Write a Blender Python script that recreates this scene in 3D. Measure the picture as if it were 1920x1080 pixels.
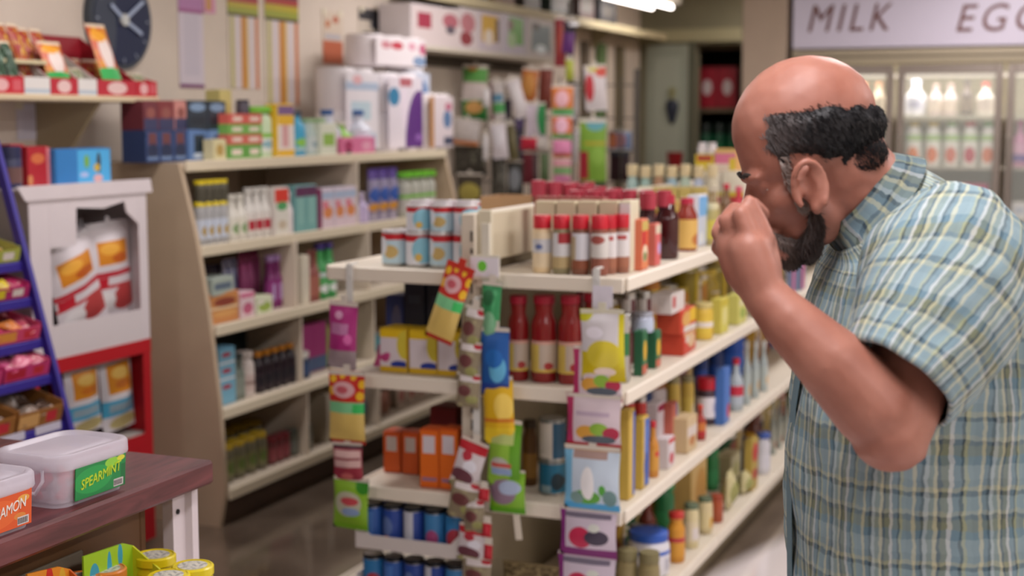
import bpy, bmesh, math, random
import numpy as np
from mathutils import Vector, Matrix
random.seed(7)
S = bpy.context.scene
for o in list(bpy.data.objects): bpy.data.objects.remove(o)
COL = S.collection
PI = math.pi

# ---------------- camera ----------------
FPX = 2740.0; YAW = math.radians(22.2); PITCH = math.radians(6.6); CH = 1.6
FW = Vector((-math.sin(YAW)*math.cos(PITCH), math.cos(YAW)*math.cos(PITCH), -math.sin(PITCH)))
RT = Vector((math.cos(YAW), math.sin(YAW), 0)); UP = RT.cross(FW)
CO = Vector((0, 0, CH))
cd = bpy.data.cameras.new('camera'); cam = bpy.data.objects.new('camera', cd); COL.objects.link(cam)
cd.sensor_width = 36; cd.lens = 36*FPX/1920; cd.clip_start = .05; cd.clip_end = 60
cam.matrix_world = Matrix.Translation(CO) @ Matrix((RT, UP, -FW)).transposed().to_4x4()
cd.dof.use_dof = True; cd.dof.focus_distance = 2.42; cd.dof.aperture_fstop = 3.2
S.camera = cam
# ---------------- world, exposure ----------------
w = bpy.data.worlds.new('world'); S.world = w; w.use_nodes = True
w.node_tree.nodes['Background'].inputs[0].default_value = (.8, .85, 1, 1)
w.node_tree.nodes['Background'].inputs[1].default_value = .3
S.view_settings.view_transform = 'Standard'; S.view_settings.look = 'None'
S.view_settings.exposure = -0.22; S.view_settings.gamma = 1
try: S.view_settings.use_curve_mapping = False
except Exception: pass
# ---------------- ceiling lights (their fixtures are built further down) ----------------
LAMPS = [(-.35, 1.4, 29), (-.35, 4.0, 32), (-.4, 6.6, 34), (-.6, 8.3, 30), (-2.6, 1.0, 16), (-2.65, 4.2, 24), (-2.8, 7.2, 22), (-3.35, 10.75, 3), (-2.4, 11.35, 12), (1.4, 3.8, 40), (1.4, .6, 30)]  # doorway lamp and the last lamp are unseen, added to brighten door and shirt
LZ = 2.72
for x, y, p in LAMPS:
    ld = bpy.data.lights.new('fluorescent_light', 'AREA'); ld.shape = 'RECTANGLE'; ld.size = .28; ld.size_y = 1.2
    ld.energy = p; ld.color = (1.0, .94, .955)
    lo = bpy.data.objects.new('fluorescent_light', ld); lo.location = (x, y, LZ-.09 if x != -3.35 else 2.44); COL.objects.link(lo)
for x in (-1.6, -.95, -.3):
    ld = bpy.data.lights.new('cooler_light', 'AREA'); ld.shape = 'RECTANGLE'; ld.size = .55; ld.size_y = .1
    ld.energy = 3.6; ld.color = (1, .96, .92)
    lo = bpy.data.objects.new('cooler_light', ld); lo.location = (x, 9.62, 1.88); lo.rotation_euler = (math.radians(35), 0, 0); COL.objects.link(lo)

# ---------------- layout helpers: a point on a known plane of the shop ----------------
def ray(px, py): return FW + RT*((px-960)/FPX) - UP*((py-540)/FPX)
def on_x(px, py, x): r = ray(px, py); return CO + r*(x/r.x)
def on_y(px, py, y): r = ray(px, py); return CO + r*(y/r.y)
def on_z(px, py, z): r = ray(px, py); return CO + r*((z-CH)/r.z)

# ---------------- materials ----------------
def lin(h):
    h = h.lstrip('#'); out = []
    for i in (0, 2, 4):
        c = int(h[i:i+2], 16)/255; out.append(c/12.92 if c <= .04045 else ((c+.055)/1.055)**2.4)
    return (*out, 1)
MC = {}
def newmat(name):
    m = bpy.data.materials.new(name); m.use_nodes = True
    return m, m.node_tree, m.node_tree.nodes['Principled BSDF']
def M(col, rough=.5, metal=0, var=0.0, coat=0, scale=8, emit=0, trans=0, alpha=1, sss=0):
    k = (col, rough, metal, var, coat, scale, emit, trans, alpha, sss)
    if k in MC: return MC[k]
    m, nt, b = newmat('surface_'+col)
    b.inputs['Base Color'].default_value = lin(col); b.inputs['Roughness'].default_value = rough; b.inputs['Metallic'].default_value = metal
    b.inputs['Coat Weight'].default_value = coat
    if trans: b.inputs['Transmission Weight'].default_value = trans
    if alpha < 1: b.inputs['Alpha'].default_value = alpha
    if sss:
        b.inputs['Subsurface Weight'].default_value = sss; b.inputs['Subsurface Radius'].default_value = (.01, .004, .002); b.inputs['Subsurface Scale'].default_value = 1
    if emit:
        b.inputs['Emission Color'].default_value = lin(col); b.inputs['Emission Strength'].default_value = emit
    if var:
        tc = nt.nodes.new('ShaderNodeTexCoord'); n = nt.nodes.new('ShaderNodeTexNoise'); n.inputs['Scale'].default_value = scale; n.inputs['Detail'].default_value = 6
        mr = nt.nodes.new('ShaderNodeMapRange'); mr.inputs[1].default_value = .3; mr.inputs[2].default_value = .7; mr.inputs[3].default_value = 1-var; mr.inputs[4].default_value = 1
        mx = nt.nodes.new('ShaderNodeVectorMath'); mx.operation = 'SCALE'; mx.inputs[0].default_value = lin(col)[:3]
        nt.links.new(tc.outputs['Object'], n.inputs['Vector']); nt.links.new(n.outputs['Fac'], mr.inputs[0]); nt.links.new(mr.outputs[0], mx.inputs['Scale'])
        nt.links.new(mx.outputs[0], b.inputs['Base Color'])
    MC[k] = m; return m
def PR(bg, *spots, rough=.45, noise=None, coat=0, metal=0):
    """flat print: ellipses/rects (kind,u,v,ru,rv,col) over the generated box of the piece; noise=(scale,colA,amount)"""
    k = ('PR', bg, spots, rough, noise, coat, metal)
    if k in MC: return MC[k]
    m, nt, b = newmat('print_'+bg); L = nt.links; N = nt.nodes
    b.inputs['Roughness'].default_value = rough; b.inputs['Coat Weight'].default_value = coat; b.inputs['Metallic'].default_value = metal
    tc = N.new('ShaderNodeTexCoord'); cur = None
    vec = tc.outputs['Generated']
    def mix(fac, col):
        nonlocal cur
        x = N.new('ShaderNodeMix'); x.data_type = 'RGBA'
        if cur is None: x.inputs[6].default_value = lin(bg)
        else: L.new(cur, x.inputs[6])
        x.inputs[7].default_value = lin(col); L.new(fac, x.inputs[0]); cur = x.outputs[2]
    if noise:
        n = N.new('ShaderNodeTexNoise'); n.inputs['Scale'].default_value = noise[0]; n.inputs['Detail'].default_value = 2
        L.new(vec, n.inputs['Vector'])
        t = N.new('ShaderNodeMapRange'); t.inputs[1].default_value = 1-noise[2]-.06; t.inputs[2].default_value = 1-noise[2]+.06
        L.new(n.outputs['Fac'], t.inputs[0]); mix(t.outputs[0], noise[1])
    for (kd, u, v, ru, rv, col) in spots:
        a = N.new('ShaderNodeVectorMath'); a.operation = 'MULTIPLY_ADD'
        a.inputs[1].default_value = (1/ru, 0, 1/rv); a.inputs[2].default_value = (-u/ru, 0, -v/rv); L.new(vec, a.inputs[0])
        if kd == 'e':
            ln = N.new('ShaderNodeVectorMath'); ln.operation = 'LENGTH'; L.new(a.outputs[0], ln.inputs[0]); src = ln.outputs['Value']
        else:
            ab = N.new('ShaderNodeVectorMath'); ab.operation = 'ABSOLUTE'; L.new(a.outputs[0], ab.inputs[0])
            sp = N.new('ShaderNodeSeparateXYZ'); L.new(ab.outputs[0], sp.inputs[0])
            mxx = N.new('ShaderNodeMath'); mxx.operation = 'MAXIMUM'; L.new(sp.outputs[0], mxx.inputs[0]); L.new(sp.outputs[2], mxx.inputs[1]); src = mxx.outputs[0]
        lt = N.new('ShaderNodeMath'); lt.operation = 'LESS_THAN'; lt.inputs[1].default_value = 1; L.new(src, lt.inputs[0]); mix(lt.outputs[0], col)
    if cur is None: b.inputs['Base Color'].default_value = lin(bg)
    else: L.new(cur, b.inputs['Base Color'])
    MC[k] = m; return m

# ---------------- mesh helpers ----------------
def finish(bm, name='mesh', smooth=35):
    me = bpy.data.meshes.new(name); bmesh.ops.recalc_face_normals(bm, faces=bm.faces[:]); bm.to_mesh(me); bm.free()
    if smooth:
        me.polygons.foreach_set('use_smooth', [True]*len(me.polygons)); me.set_sharp_from_angle(angle=math.radians(smooth))
    return me
ME = {}
def cached(key, fn):
    if key not in ME: ME[key] = fn()
    return ME[key]
def R4(*a): return tuple(round(x, 3) if isinstance(x, float) else x for x in a)
def add_box(bm, c, s, bev=0, mat=None):
    r = bmesh.ops.create_cube(bm, size=1); vs = r['verts']
    for v in vs: v.co = Vector((v.co.x*s[0], v.co.y*s[1], v.co.z*s[2]))
    if bev:
        es = list({e for v in vs for e in v.link_edges})
        rr = bmesh.ops.bevel(bm, geom=es, offset=bev, segments=1, affect='EDGES', profile=.5)
        vs = list({v for f in rr['faces'] for v in f.verts} | {v for v in vs if v.is_valid})
    for v in vs: v.co = v.co + Vector(c)
    if mat: bmesh.ops.transform(bm, matrix=mat, verts=vs)
    return vs
def box(w, d, h, z=0.0, y=0.0, x=0.0, bev=.0015):
    """box standing on z, centred at x,y"""
    def f():
        bm = bmesh.new(); add_box(bm, (x, y, z+h/2), (w, d, h), min(bev, w/4, d/4, h/4)); return finish(bm, 'box', 30)
    return cached(R4('box', float(w), float(d), float(h), float(z), float(y), float(x), bev), f)
def bx(x0, x1, y0, y1, z0, z1, bev=.003):
    bm = bmesh.new(); add_box(bm, ((x0+x1)/2, (y0+y1)/2, (z0+z1)/2), (abs(x1-x0), abs(y1-y0), abs(z1-z0)), bev); return finish(bm, 'box', 30)
def multi(boxes, bev=0.0):
    bm = bmesh.new()
    for (x0, x1, y0, y1, z0, z1) in boxes: add_box(bm, ((x0+x1)/2, (y0+y1)/2, (z0+z1)/2), (abs(x1-x0), abs(y1-y0), abs(z1-z0)), bev)
    return finish(bm, 'boxes', 30)
def lathe(prof, seg=18, ctr=(0, 0), sq=1.0):
    def f():
        bm = bmesh.new(); rings = []
        for r, z in prof:
            if r < 1e-5: rings.append([bm.verts.new((ctr[0], ctr[1], z))])
            else: rings.append([bm.verts.new((ctr[0]+r*math.cos(2*PI*i/seg), ctr[1]+r*sq*math.sin(2*PI*i/seg), z)) for i in range(seg)])
        for a, b in zip(rings, rings[1:]):
            for i in range(seg):
                j = (i+1) % seg
                if len(a) == 1 and len(b) == 1: continue
                if len(a) == 1: bm.faces.new((a[0], b[j], b[i]))
                elif len(b) == 1: bm.faces.new((a[i], a[j], b[0]))
                else: bm.faces.new((a[i], a[j], b[j], b[i]))
        return finish(bm, 'lathe', 40)
    return cached(('lathe', tuple((round(a, 4), round(b, 4)) for a, b in prof), seg, ctr, sq), f)
def prism(pts, axis, a0, a1):
    """extrude a polygon; axis 'y': pts are (x,z)"""
    bm = bmesh.new()
    def mk(p, a): return (p[0], a, p[1]) if axis == 'y' else ((a, p[0], p[1]) if axis == 'x' else (p[0], p[1], a))
    A = [bm.verts.new(mk(p, a0)) for p in pts]; B = [bm.verts.new(mk(p, a1)) for p in pts]
    bm.faces.new(A); bm.faces.new(B[::-1])
    for i in range(len(pts)):
        j = (i+1) % len(pts); bm.faces.new((A[i], B[i], B[j], A[j]))
    return finish(bm, 'prism', 30)
def pouch_mesh(w, h, t, seed=0, seal=.07, pin=.0):
    """pillow bag hanging down from z=0 to -h, front is -y"""
    def f():
        rnd = random.Random(seed); nx, nz = 10, 14; bm = bmesh.new(); F = []; B = []
        ph = [rnd.uniform(0, 6) for _ in range(4)]
        for j in range(nz+1):
            v = j/nz; fr = []; br = []
            for i in range(nx+1):
                u = i/nx; vv = min(1, max(0, (v-seal)/(1-2*seal))) if seal else v
                f_ = (math.sin(PI*u)**.7)*(math.sin(PI*vv)**.55 if 0 < vv < 1 else 0)
                wr = 1+.16*math.sin(9*v+ph[0]+3*u)+.1*math.sin(13*u+ph[1]+5*v)
                wx = w*(1-.06*math.sin(PI*v)-pin*(1-v))
                x = (u-.5)*wx; z = -h*v+.012*h*math.sin(5*u+ph[2])*(1 if 0 < v < 1 else 0)
                edge = i in (0, nx) or j in (0, nz)
                a = bm.verts.new((x, -t/2*f_*wr-.0006, z)); fr.append(a)
                br.append(a if edge else bm.verts.new((x, t/2*f_*wr+.0006, z)))
            F.append(fr); B.append(br)
        for j in range(nz):
            for i in range(nx):
                bm.faces.new((F[j][i], F[j+1][i], F[j+1][i+1], F[j][i+1]))
                q = (B[j][i], B[j][i+1], B[j+1][i+1], B[j+1][i])
                if len(set(q)) == 4 and set(q) != {F[j][i], F[j+1][i], F[j+1][i+1], F[j][i+1]}:
                    try: bm.faces.new(q)
                    except ValueError: pass
        return finish(bm, 'pouch', 60)
    return cached(R4('pouch', float(w), float(h), float(t), seed, seal, pin), f)
def text_mesh(s, size, ext=.0015, italic=False, space=1.0, rot=0.0, align='CENTER'):
    cu = bpy.data.curves.new('lettering', 'FONT'); cu.body = s; cu.size = size; cu.extrude = ext; cu.align_x = align; cu.align_y = 'CENTER'
    cu.space_character = space; cu.offset = 0.0
    if italic: cu.shear = .25
    cu.resolution_u = 3
    o = bpy.data.objects.new('tmp', cu); COL.objects.link(o); bpy.context.view_layer.update()
    me = bpy.data.meshes.new_from_object(o.evaluated_get(bpy.context.evaluated_depsgraph_get()))
    bpy.data.objects.remove(o); me.transform(Matrix.Rotation(PI/2, 4, 'X') @ Matrix.Rotation(rot, 4, 'Z')); return me

# ---------------- object helpers ----------------
def obj(name, me, mat=None, parent=None, loc=None, rot=None):
    o = bpy.data.objects.new(name, me); COL.objects.link(o)
    if mat is not None and me is not None:
        if not me.materials: me.materials.append(mat)
        if me.materials[0] != mat:
            o.material_slots[0].link = 'OBJECT'; o.material_slots[0].material = mat
    if parent: o.parent = parent
    if loc is not None: o.location = loc
    if rot is not None: o.rotation_euler = rot
    return o
def tag(o, label, cat, group=None):
    o['label'] = label; o['category'] = cat
    if group: o['group'] = group
    return o
def thing(name, label, cat, loc=(0, 0, 0), rot=(0, 0, 0), group=None):
    o = bpy.data.objects.new(name, None); o.empty_display_size = .02; COL.objects.link(o); o.location = loc; o.rotation_euler = rot
    return tag(o, label, cat, group)
def struct(name, me, mat, parent=None):
    o = obj(name, me, mat, parent)
    if not parent: o['kind'] = 'structure'
    return o
def inst(parts, name, label, cat, loc, rot=(0, 0, 0), group=None):
    """parts: [(name, mesh, material, [sub parts])]"""
    t = thing(name, label, cat, (loc[0], loc[1], loc[2]+.0012), rot, group)
    for p in parts:
        q = obj(p[0], p[1], p[2], t)
        if len(p) > 4: q['label'] = p[4]
        for s in (p[3] if len(p) > 3 and p[3] else []): obj(s[0], s[1], s[2], q)
    return t
ORD = ['leftmost', 'second-from-left', 'third-from-left', 'fourth-from-left', 'fifth-from-left', 'sixth-from-left', 'seventh-from-left', 'eighth-from-left', 'ninth-from-left', 'tenth-from-left', 'eleventh-from-left', 'twelfth-from-left']
def ordn(i, n):
    if n == 1: return ''
    if i == n-1: return 'rightmost '
    return ORD[i]+' '

# ---- product builders: f(w,h) -> parts, front towards -y, standing on z=0
STEEL = lambda: M('b8b8b4', .3, .9)
def CAN(label, lid=None, rim=True):
    def f(w, h):
        r = w/2; lid_ = lid or STEEL()
        return [('body', lathe([(0, 0), (r*.93, 0), (r*.97, h*.03), (r*.95, h*.06), (r*.95, h*.93), (r*.97, h*.97), (r*.97, h), (0, h)]), STEEL()),
                ('label', lathe([(r*.96, h*.07), (r, h*.075), (r, h*.9), (r*.96, h*.905)]), label),
                ('lid', lathe([(r*.98, h*.925), (r, h*.93), (r, h*1.0), (r*.93, h*1.01), (r*.88, h*.985), (0, h*.985)]), lid_)]
    return f
def JAR(body, lid, label=None, lh=.2, neck=.85, lab=(.15, .6)):
    def f(w, h):
        r = w/2; t = h*(1-lh)
        p = [('body', lathe([(0, 0), (r*.9, 0), (r, h*.03), (r, t*.86), (r*.93, t*.95), (r*neck, t), (r*neck, h*.97), (0, h*.97)]), body),
             ('lid', lathe([(r*neck*1.02, t), (r*(neck+.08), t+.001), (r*(neck+.08), h*.985), (r*(neck+.03), h), (0, h)]), lid)]
        if label: p.append(('label', lathe([(r*.99, h*lab[0]), (r*1.02, h*lab[0]), (r*1.02, h*lab[1]), (r*.99, h*lab[1])]), label))
        return p
    return f
def BOT(body, cap, label=None, neck=.38, sh=.62, cl=.12, lab=(.12, .5), sq=1.0):
    def f(w, h):
        r = w/2; n = r*neck
        p = [('body', lathe([(0, 0), (r*.9, 0), (r, h*.025), (r, h*sh*.85), (r*.93, h*sh*.93), (r*.7, h*sh*1.04), (n*1.15, h*sh*1.18), (n, h*(1-cl)), (n, h*.98), (0, h*.98)], sq=sq), body),
             ('cap', lathe([(n*1.02, h*(1-cl)), (n*1.25, h*(1-cl)+.001), (n*1.25, h*.99), (n*1.1, h), (0, h)]), cap)]
        if label: p.append(('label', lathe([(r*.99, h*lab[0]), (r*1.02, h*lab[0]), (r*1.02, h*lab[1]), (r*.99, h*lab[1])], sq=sq), label))
        return p
    return f
def BOX(front, side, dep=.6, flap=True):
    def f(w, h):
        d = w*dep if dep < 3 else .1
        p = [('body', box(w, d, h), side), ('label', box(w*.94, .002, h*.94, z=h*.03, y=-d/2-.0005, bev=0), front)]
        if flap: p.append(('flap', box(w*.9, d*.42, .0018, z=h, y=-d*.22, bev=0), side))
        return p
    return f
def DBOX(front, side, d, flap=True):
    def f(w, h):
        p = [('body', box(w, d, h), side), ('label', box(w*.96, .002, h*.94, z=h*.03, y=-d/2-.0005, bev=0), front)]
        if flap: p.append(('flap', box(w*.9, d*.42, .0018, z=h, y=-d*.22, bev=0), side))
        return p
    f.remake = lambda d2: DBOX(front, side, d2, flap)
    return f
def BAG(mat, seal, t=.05, seed=1):
    """standing pillow bag"""
    def f(w, h):
        me = cached(R4('sbag', float(w), float(h), t, seed), lambda: up(pouch_mesh(w, h, t, seed), h))
        return [('bag', me, mat), ('seal', box(w*.97, .003, h*.06, z=h*.935, bev=0), seal)]
    return f
def up(me, h):
    m = me.copy(); m.materials.clear(); m.transform(Matrix.Translation((0, 0, h))); return m
def row(face, plane, z, px0, px1, n, ytop, build, desc, cat, group=None, gap=.97, jit=.01, name=None, lay=1, shared=None, yref=None):
    """n products side by side between two bearings, standing on z with their fronts on a plane of the shop"""
    fn = on_x if face == 'x' else on_y; ax = 1 if face == 'x' else 0
    yr = yref or ytop+20
    a = fn(px0, yr, plane)[ax]; b = fn(px1, yr, plane)[ax]
    top = fn((px0+px1)/2, ytop, plane).z; h = (top-z)/lay
    stepw = (b-a)/n; w = stepw*gap; out = []
    parts = build(w, h)
    # depth of the body
    dy = max(abs((Matrix.Identity(3) @ Vector(c)).y) for c in parts[0][1].vertices[0:1] and [v.co for v in parts[0][1].vertices])
    for k in range(lay):
        for i in range(n):
            c = a+stepw*(i+.5); rz = random.uniform(-jit, jit)*6
            loc = (plane-dy, c, z+k*h) if face == 'x' else (c, plane+dy, z+k*h)
            d_ = desc
            if lay > 1: d_ = ('upper ' if k == lay-1 else ('lower ' if k == 0 else 'middle '))+desc
            lb = d_ if (shared or n > 12) else (ordn(i, n)+d_)
            t = inst(parts, name or cat.replace(' ', '_'), lb, cat, loc, (0, 0, (PI/2 if face == 'x' else 0)+rz), group)
            out.append(t)
    return out

# =====================================================================
# THE SETTING
# =====================================================================
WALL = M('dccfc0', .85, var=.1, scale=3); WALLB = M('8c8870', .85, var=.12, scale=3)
def floor_mat():
    m, nt, b = newmat('worn_vinyl_floor'); L = nt.links; N = nt.nodes
    tc = N.new('ShaderNodeTexCoord'); n = N.new('ShaderNodeTexNoise'); n.inputs['Scale'].default_value = 3.5; n.inputs['Detail'].default_value = 8
    cr = N.new('ShaderNodeValToRGB'); cr.color_ramp.elements[0].color = lin('54463a'); cr.color_ramp.elements[1].color = lin('7a6b5c'); cr.color_ramp.elements[0].position = .3; cr.color_ramp.elements[1].position = .75
    L.new(tc.outputs['Object'], n.inputs['Vector']); L.new(n.outputs['Fac'], cr.inputs[0]); sp = N.new('ShaderNodeSeparateXYZ'); L.new(tc.outputs['Object'], sp.inputs[0])
    # colour turns pale past a slanted line in the near right aisle
    f1 = N.new('ShaderNodeMath'); f1.operation = 'MULTIPLY_ADD'; f1.inputs[1].default_value = 3.65; f1.inputs[2].default_value = 4.86+3.65*1.31
    L.new(sp.outputs[0], f1.inputs[0]); f2 = N.new('ShaderNodeMath'); f2.operation = 'SUBTRACT'; L.new(f1.outputs[0], f2.inputs[0]); L.new(sp.outputs[1], f2.inputs[1])
    f3 = N.new('ShaderNodeMapRange'); f3.inputs[1].default_value = 0; f3.inputs[2].default_value = .35; L.new(f2.outputs[0], f3.inputs[0])
    mx = N.new('ShaderNodeMix'); mx.data_type = 'RGBA'; mx.inputs[7].default_value = lin('ece4e4'); L.new(f3.outputs[0], mx.inputs[0]); L.new(cr.outputs[0], mx.inputs[6]); L.new(mx.outputs[2], b.inputs['Base Color'])
    b.inputs['Roughness'].default_value = .35; b.inputs['Coat Weight'].default_value = 1; b.inputs['Coat Roughness'].default_value = .09; b.inputs['Coat IOR'].default_value = 1.7
    return m
struct('floor', bx(-4.2, 2.6, -2.4, 14, -.1, 0, 0), floor_mat())
struct('ceiling', bx(-4.2, 2.6, -2.4, 14, 2.85, 2.95, 0), M('8f8a7c', .9, var=.15))
WX = -3.82; YB = 12.3
struct('wall_left', bx(-4.0, WX, -2.4, YB, 0, 2.85, 0), WALL)
struct('wall_right', bx(2.4, 2.6, -2.4, 14, 0, 2.85, 0), WALL)
struct('wall_near', bx(-4.0, 2.4, -2.6, -2.4, 0, 2.85, 0), WALL)
dx0 = on_y(1215, 85, YB).x; dx1 = on_y(1305, 85, YB).x; dx2 = on_y(1392, 85, YB).x; dzt = on_y(1260, 84, YB).z
# back wall around the store-room opening
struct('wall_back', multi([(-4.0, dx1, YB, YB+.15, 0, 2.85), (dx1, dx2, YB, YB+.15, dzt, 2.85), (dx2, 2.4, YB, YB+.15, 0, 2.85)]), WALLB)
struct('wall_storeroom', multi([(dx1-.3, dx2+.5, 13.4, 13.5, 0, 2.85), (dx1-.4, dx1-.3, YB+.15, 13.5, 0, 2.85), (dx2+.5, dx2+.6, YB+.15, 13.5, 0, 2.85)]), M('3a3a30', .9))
t = struct('trim_1', bx(dx1-.06, dx1, YB-.03, YB, 0, dzt+.05), M('5a5a48', .6)); 
struct('trim_2', bx(dx0-.35, dx2, YB-.05, YB, dzt+.02, dzt+.13), M('a6a07e', .6))
struct('trim_3', bx(WX, WX+.04, 11.1, 11.28, 0, 2.2), M('5b7446', .7))
struct('trim_4', bx(WX, WX+.03, 10.75, 10.9, 0, 2.2), M('5c5040', .7))
struct('trim_5', bx(WX, WX+.05, 11.6, 11.72, 0, 2.2), M('6a6048', .7))
# door in the back wall
d = obj('door_1', bx(dx0, dx1-.06, YB-.04, YB-.002, 0, dzt), M('9aa090', .6, var=.1, scale=2)); d['kind'] = 'structure'
obj('door_panel', multi([(dx0+.06, dx1-.12, YB-.05, YB-.04, .2, .95), (dx0+.06, dx1-.12, YB-.05, YB-.04, 1.05, dzt-.1)], .004), M('a2a898', .6), d)
obj('door_handle', lathe([(0, 0), (.02, .005), (.026, .03), (0, .05)]), M('8a7a50', .3, .8), d, loc=(dx0+.07, YB-.05, 1.0), rot=(PI/2, 0, 0))
pc = on_y(1260, 200, YB-.06)
t = thing('door_ornament', 'dark blue hanging ornament on the grey-green back door', 'ornament', pc)
obj('ornament_body', lathe([(0, -.16), (.03, -.12), (.055, -.03), (.06, .0), (.045, .05), (0, .06)], sq=.4), M('232a3c', .5), t)
obj('ribbon', lathe([(0, .05), (.02, .07), (.035, .12), (.03, .16), (0, .17)], sq=.5), M('8d8d66', .7), t)
pc = on_y(1262, 305, 11.9)
inst([('bucket', lathe([(0, 0), (.055, 0), (.07, .14), (.066, .14), (.05, .01)]), M('8e0f18', .4)), ('handle', box(.14, .01, .012, z=.13), M('601015', .4))], 'fire_bucket', 'small dark red bucket on stand before the back door', 'bucket', (pc.x, 11.95, 1.18))
inst([('stand', multi([(-.1, .1, -.1, .1, 1.155, 1.18), (-.015, .015, -.015, .015, 0, 1.16), (-.12, .12, -.12, .12, 0, .02)]), M('3f3a34', .6))], 'pedestal', 'dark slim pedestal holding the red bucket before the back door', 'stand', (pc.x, 11.95, 0))
# pier between store-room door and coolers
cx0 = on_y(1390, 200, 9.45).x; cx1 = on_y(1476, 50, 9.45).x
struct('wall_pier', bx(cx0, cx1-.005, 9.45, YB, 0, 2.85, .004), M('baa692', .8, var=.06))

# store-room shelving seen through the opening
sx0, sx1 = dx1+.02, dx2-.0
t = thing('storeroom_shelf', 'dark shelf unit inside the back room doorway', 'shelf', ((sx0+sx1)/2, 12.7, 0)); hw = (sx1-sx0)/2+.12
for zz in (.5, 1.1, 1.66, 2.2): obj('shelf_board', box(hw*2, .35, .03, z=zz), M('6b5b45', .7), t)
for s in (-1, 1): obj('upright', box(.03, .35, 2.3, x=s*hw), M('2c241c', .7), t)
row('y', 12.6, 1.692, 1308, 1384, 2, 125, DBOX(PR('a3122a', ('e', .5, .5, .25, .2, 'd8c8c8')), M('7d1022', .5), .2), 'red carton with pale label on the back room shelf', 'box', 'red cartons in the back room')
row('y', 12.6, 1.132, 1308, 1384, 3, 232, JAR(M('1d5a3c', .4), M('0f2018', .5), PR('1e7044')), 'dark green tin on the back room shelf', 'tin', 'green tins in the back room')

# high ledge round the back-left corner
t = thing('wall_ledge', 'long cream high ledge shelf along the left wall near the ceiling', 'shelf', (0, 0, 0))
LZ1 = 2.31
obj('shelf_board', bx(WX+.002, -3.58, 7.5, YB-.06, LZ1-.02, LZ1), M('b8ab86', .6), t)
obj('front_lip', bx(-3.58, -3.56, 7.5, YB-.06, LZ1-.045, LZ1+.012), M('c9bd98', .6), t)
for yy in (8.2, 9.6, 11): obj('bracket', prism([(WX+.003, LZ1-.02), (-3.62, LZ1-.02), (WX+.003, LZ1-.16)], 'y', yy, yy+.02), M('a89c7c', .6), t)
for i, (y0, ww, hh, c, ds) in enumerate([(8.3, .3, .18, '39566e', 'dim blue box at the near end of the high ledge'), (8.72, .34, .2, '7a4a2c', 'brown orange box on the high ledge'), (9.2, .3, .22, '3e342c', 'dark brown box on the high ledge'),
        (9.75, .4, .2, '2d3a30', 'dark green crate on the high ledge'), (10.3, .34, .24, '4a2a24', 'dark red-brown bin on the high ledge'), (10.8, .4, .2, '303038', 'dark grey box at the far end of the high ledge')]):
    inst(DBOX(PR(c, ('r', .5, .5, .3, .25, '55504a')), M(c, .6), .18)(ww, hh), 'storage_box', ds, 'box', (-3.7, y0, LZ1), (0, 0, PI/2))

# =====================================================================
# COOLER with MILK / EGGS sign
# =====================================================================
FY = 9.5; ALU = M('9c9188', .35, .7); FR = M('a99c84', .5)
DX = [on_y(p, 300, FY).x for p in (1478, 1676, 1880)]; st = DX[2]-DX[1]; DX = [DX[1]-st, DX[1], DX[2], DX[2]+st, DX[2]+2*st]
ZT = on_y(1700, 118, FY).z; ZS = on_y(1700, 92, FY).z
c = thing('display_cooler', 'walk-in glass door drinks cooler with lit white sign', 'cooler', (DX[0], FY, 0))
CX = DX[0]; W4 = DX[4]-DX[0]
def cp(name, me, m, p=c): return obj(name, me, m, p, loc=None)
cp('cabinet', multi([(0, W4, .02, 1.0, 0, .25), (-.0, .04, .02, 1.0, .25, 2.85), (W4-.04, W4, .02, 1.0, .25, 2.85), (0, W4, .98, 1.0, .25, 2.85), (0, W4, .02, 1.0, ZT+.02, ZT+.06)]), M('c8bfa8', .6))
cp('header_rail', bx(0, W4, -.05, .02, ZT, ZS, .006), FR)
cp('header_groove', bx(0, W4, -.055, -.045, ZT+.035, ZT+.05, .0), M('6e6450', .6))
sg = cp('sign_panel', bx(.0, W4, -.03, .02, ZS+.012, 2.6, .004), M('c4bcca', .4, emit=.10))
pm = on_y(1597, 38, FY-.035); pe = on_y(1870, 38, FY-.035)
hM = (on_y(1597, 12, FY).z-on_y(1597, 62, FY).z)
x0 = on_y(1518, 60, FY).x
for s, p0, p1 in (('MILK', 1515, 1672), ('EGGS', 1793, 2000)):
    me = text_mesh(s, hM*1.38, .002, True, 1.25, align='LEFT')
    xs = [v.co.x for v in me.vertices]; zs = [v.co.z for v in me.vertices]; a = on_y(p0, 60, FY-.033); b = on_y(p1, 60, FY-.033)
    fx = (b.x-a.x)/(max(xs)-min(xs)); fz = hM/(max(zs)-min(zs))
    me.transform(Matrix.Translation((a.x-CX, -.033, a.z)) @ Matrix.Diagonal((fx, 1, fz, 1)) @ Matrix.Translation((-min(xs), 0, -min(zs))))
    cp('lettering', me, M('6b4038', .6), sg)
GL = M('dfe6e0', .08, alpha=.16)
for i in range(4):
    a = DX[i]-CX+.012; b = DX[i+1]-CX-.012; s = .045
    dr = cp('door', multi([(a, a+s, -.04, 0, .12, ZT-.01), (b-s, b, -.04, 0, .12, ZT-.01), (a+s, b-s, -.04, 0, .12, .2), (a+s, b-s, -.04, 0, ZT-.07, ZT-.01)], .003), ALU)
    cp('pane', bx(a+s, b-s, -.02, -.014, .2, ZT-.07, 0), GL, dr)
    cp('handle', bx(a+.006, a+.03, -.085, -.04, .85, 1.5, .006), M('b0a8a0', .3, .8), dr)
for zz, in ((.25,), (.62,), (.98,), (1.3,), (1.62,)):
    cp('shelf', bx(.04, W4-.04, .06, .9, zz-.012, zz, .001), M('cfc8b4', .5))
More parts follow.
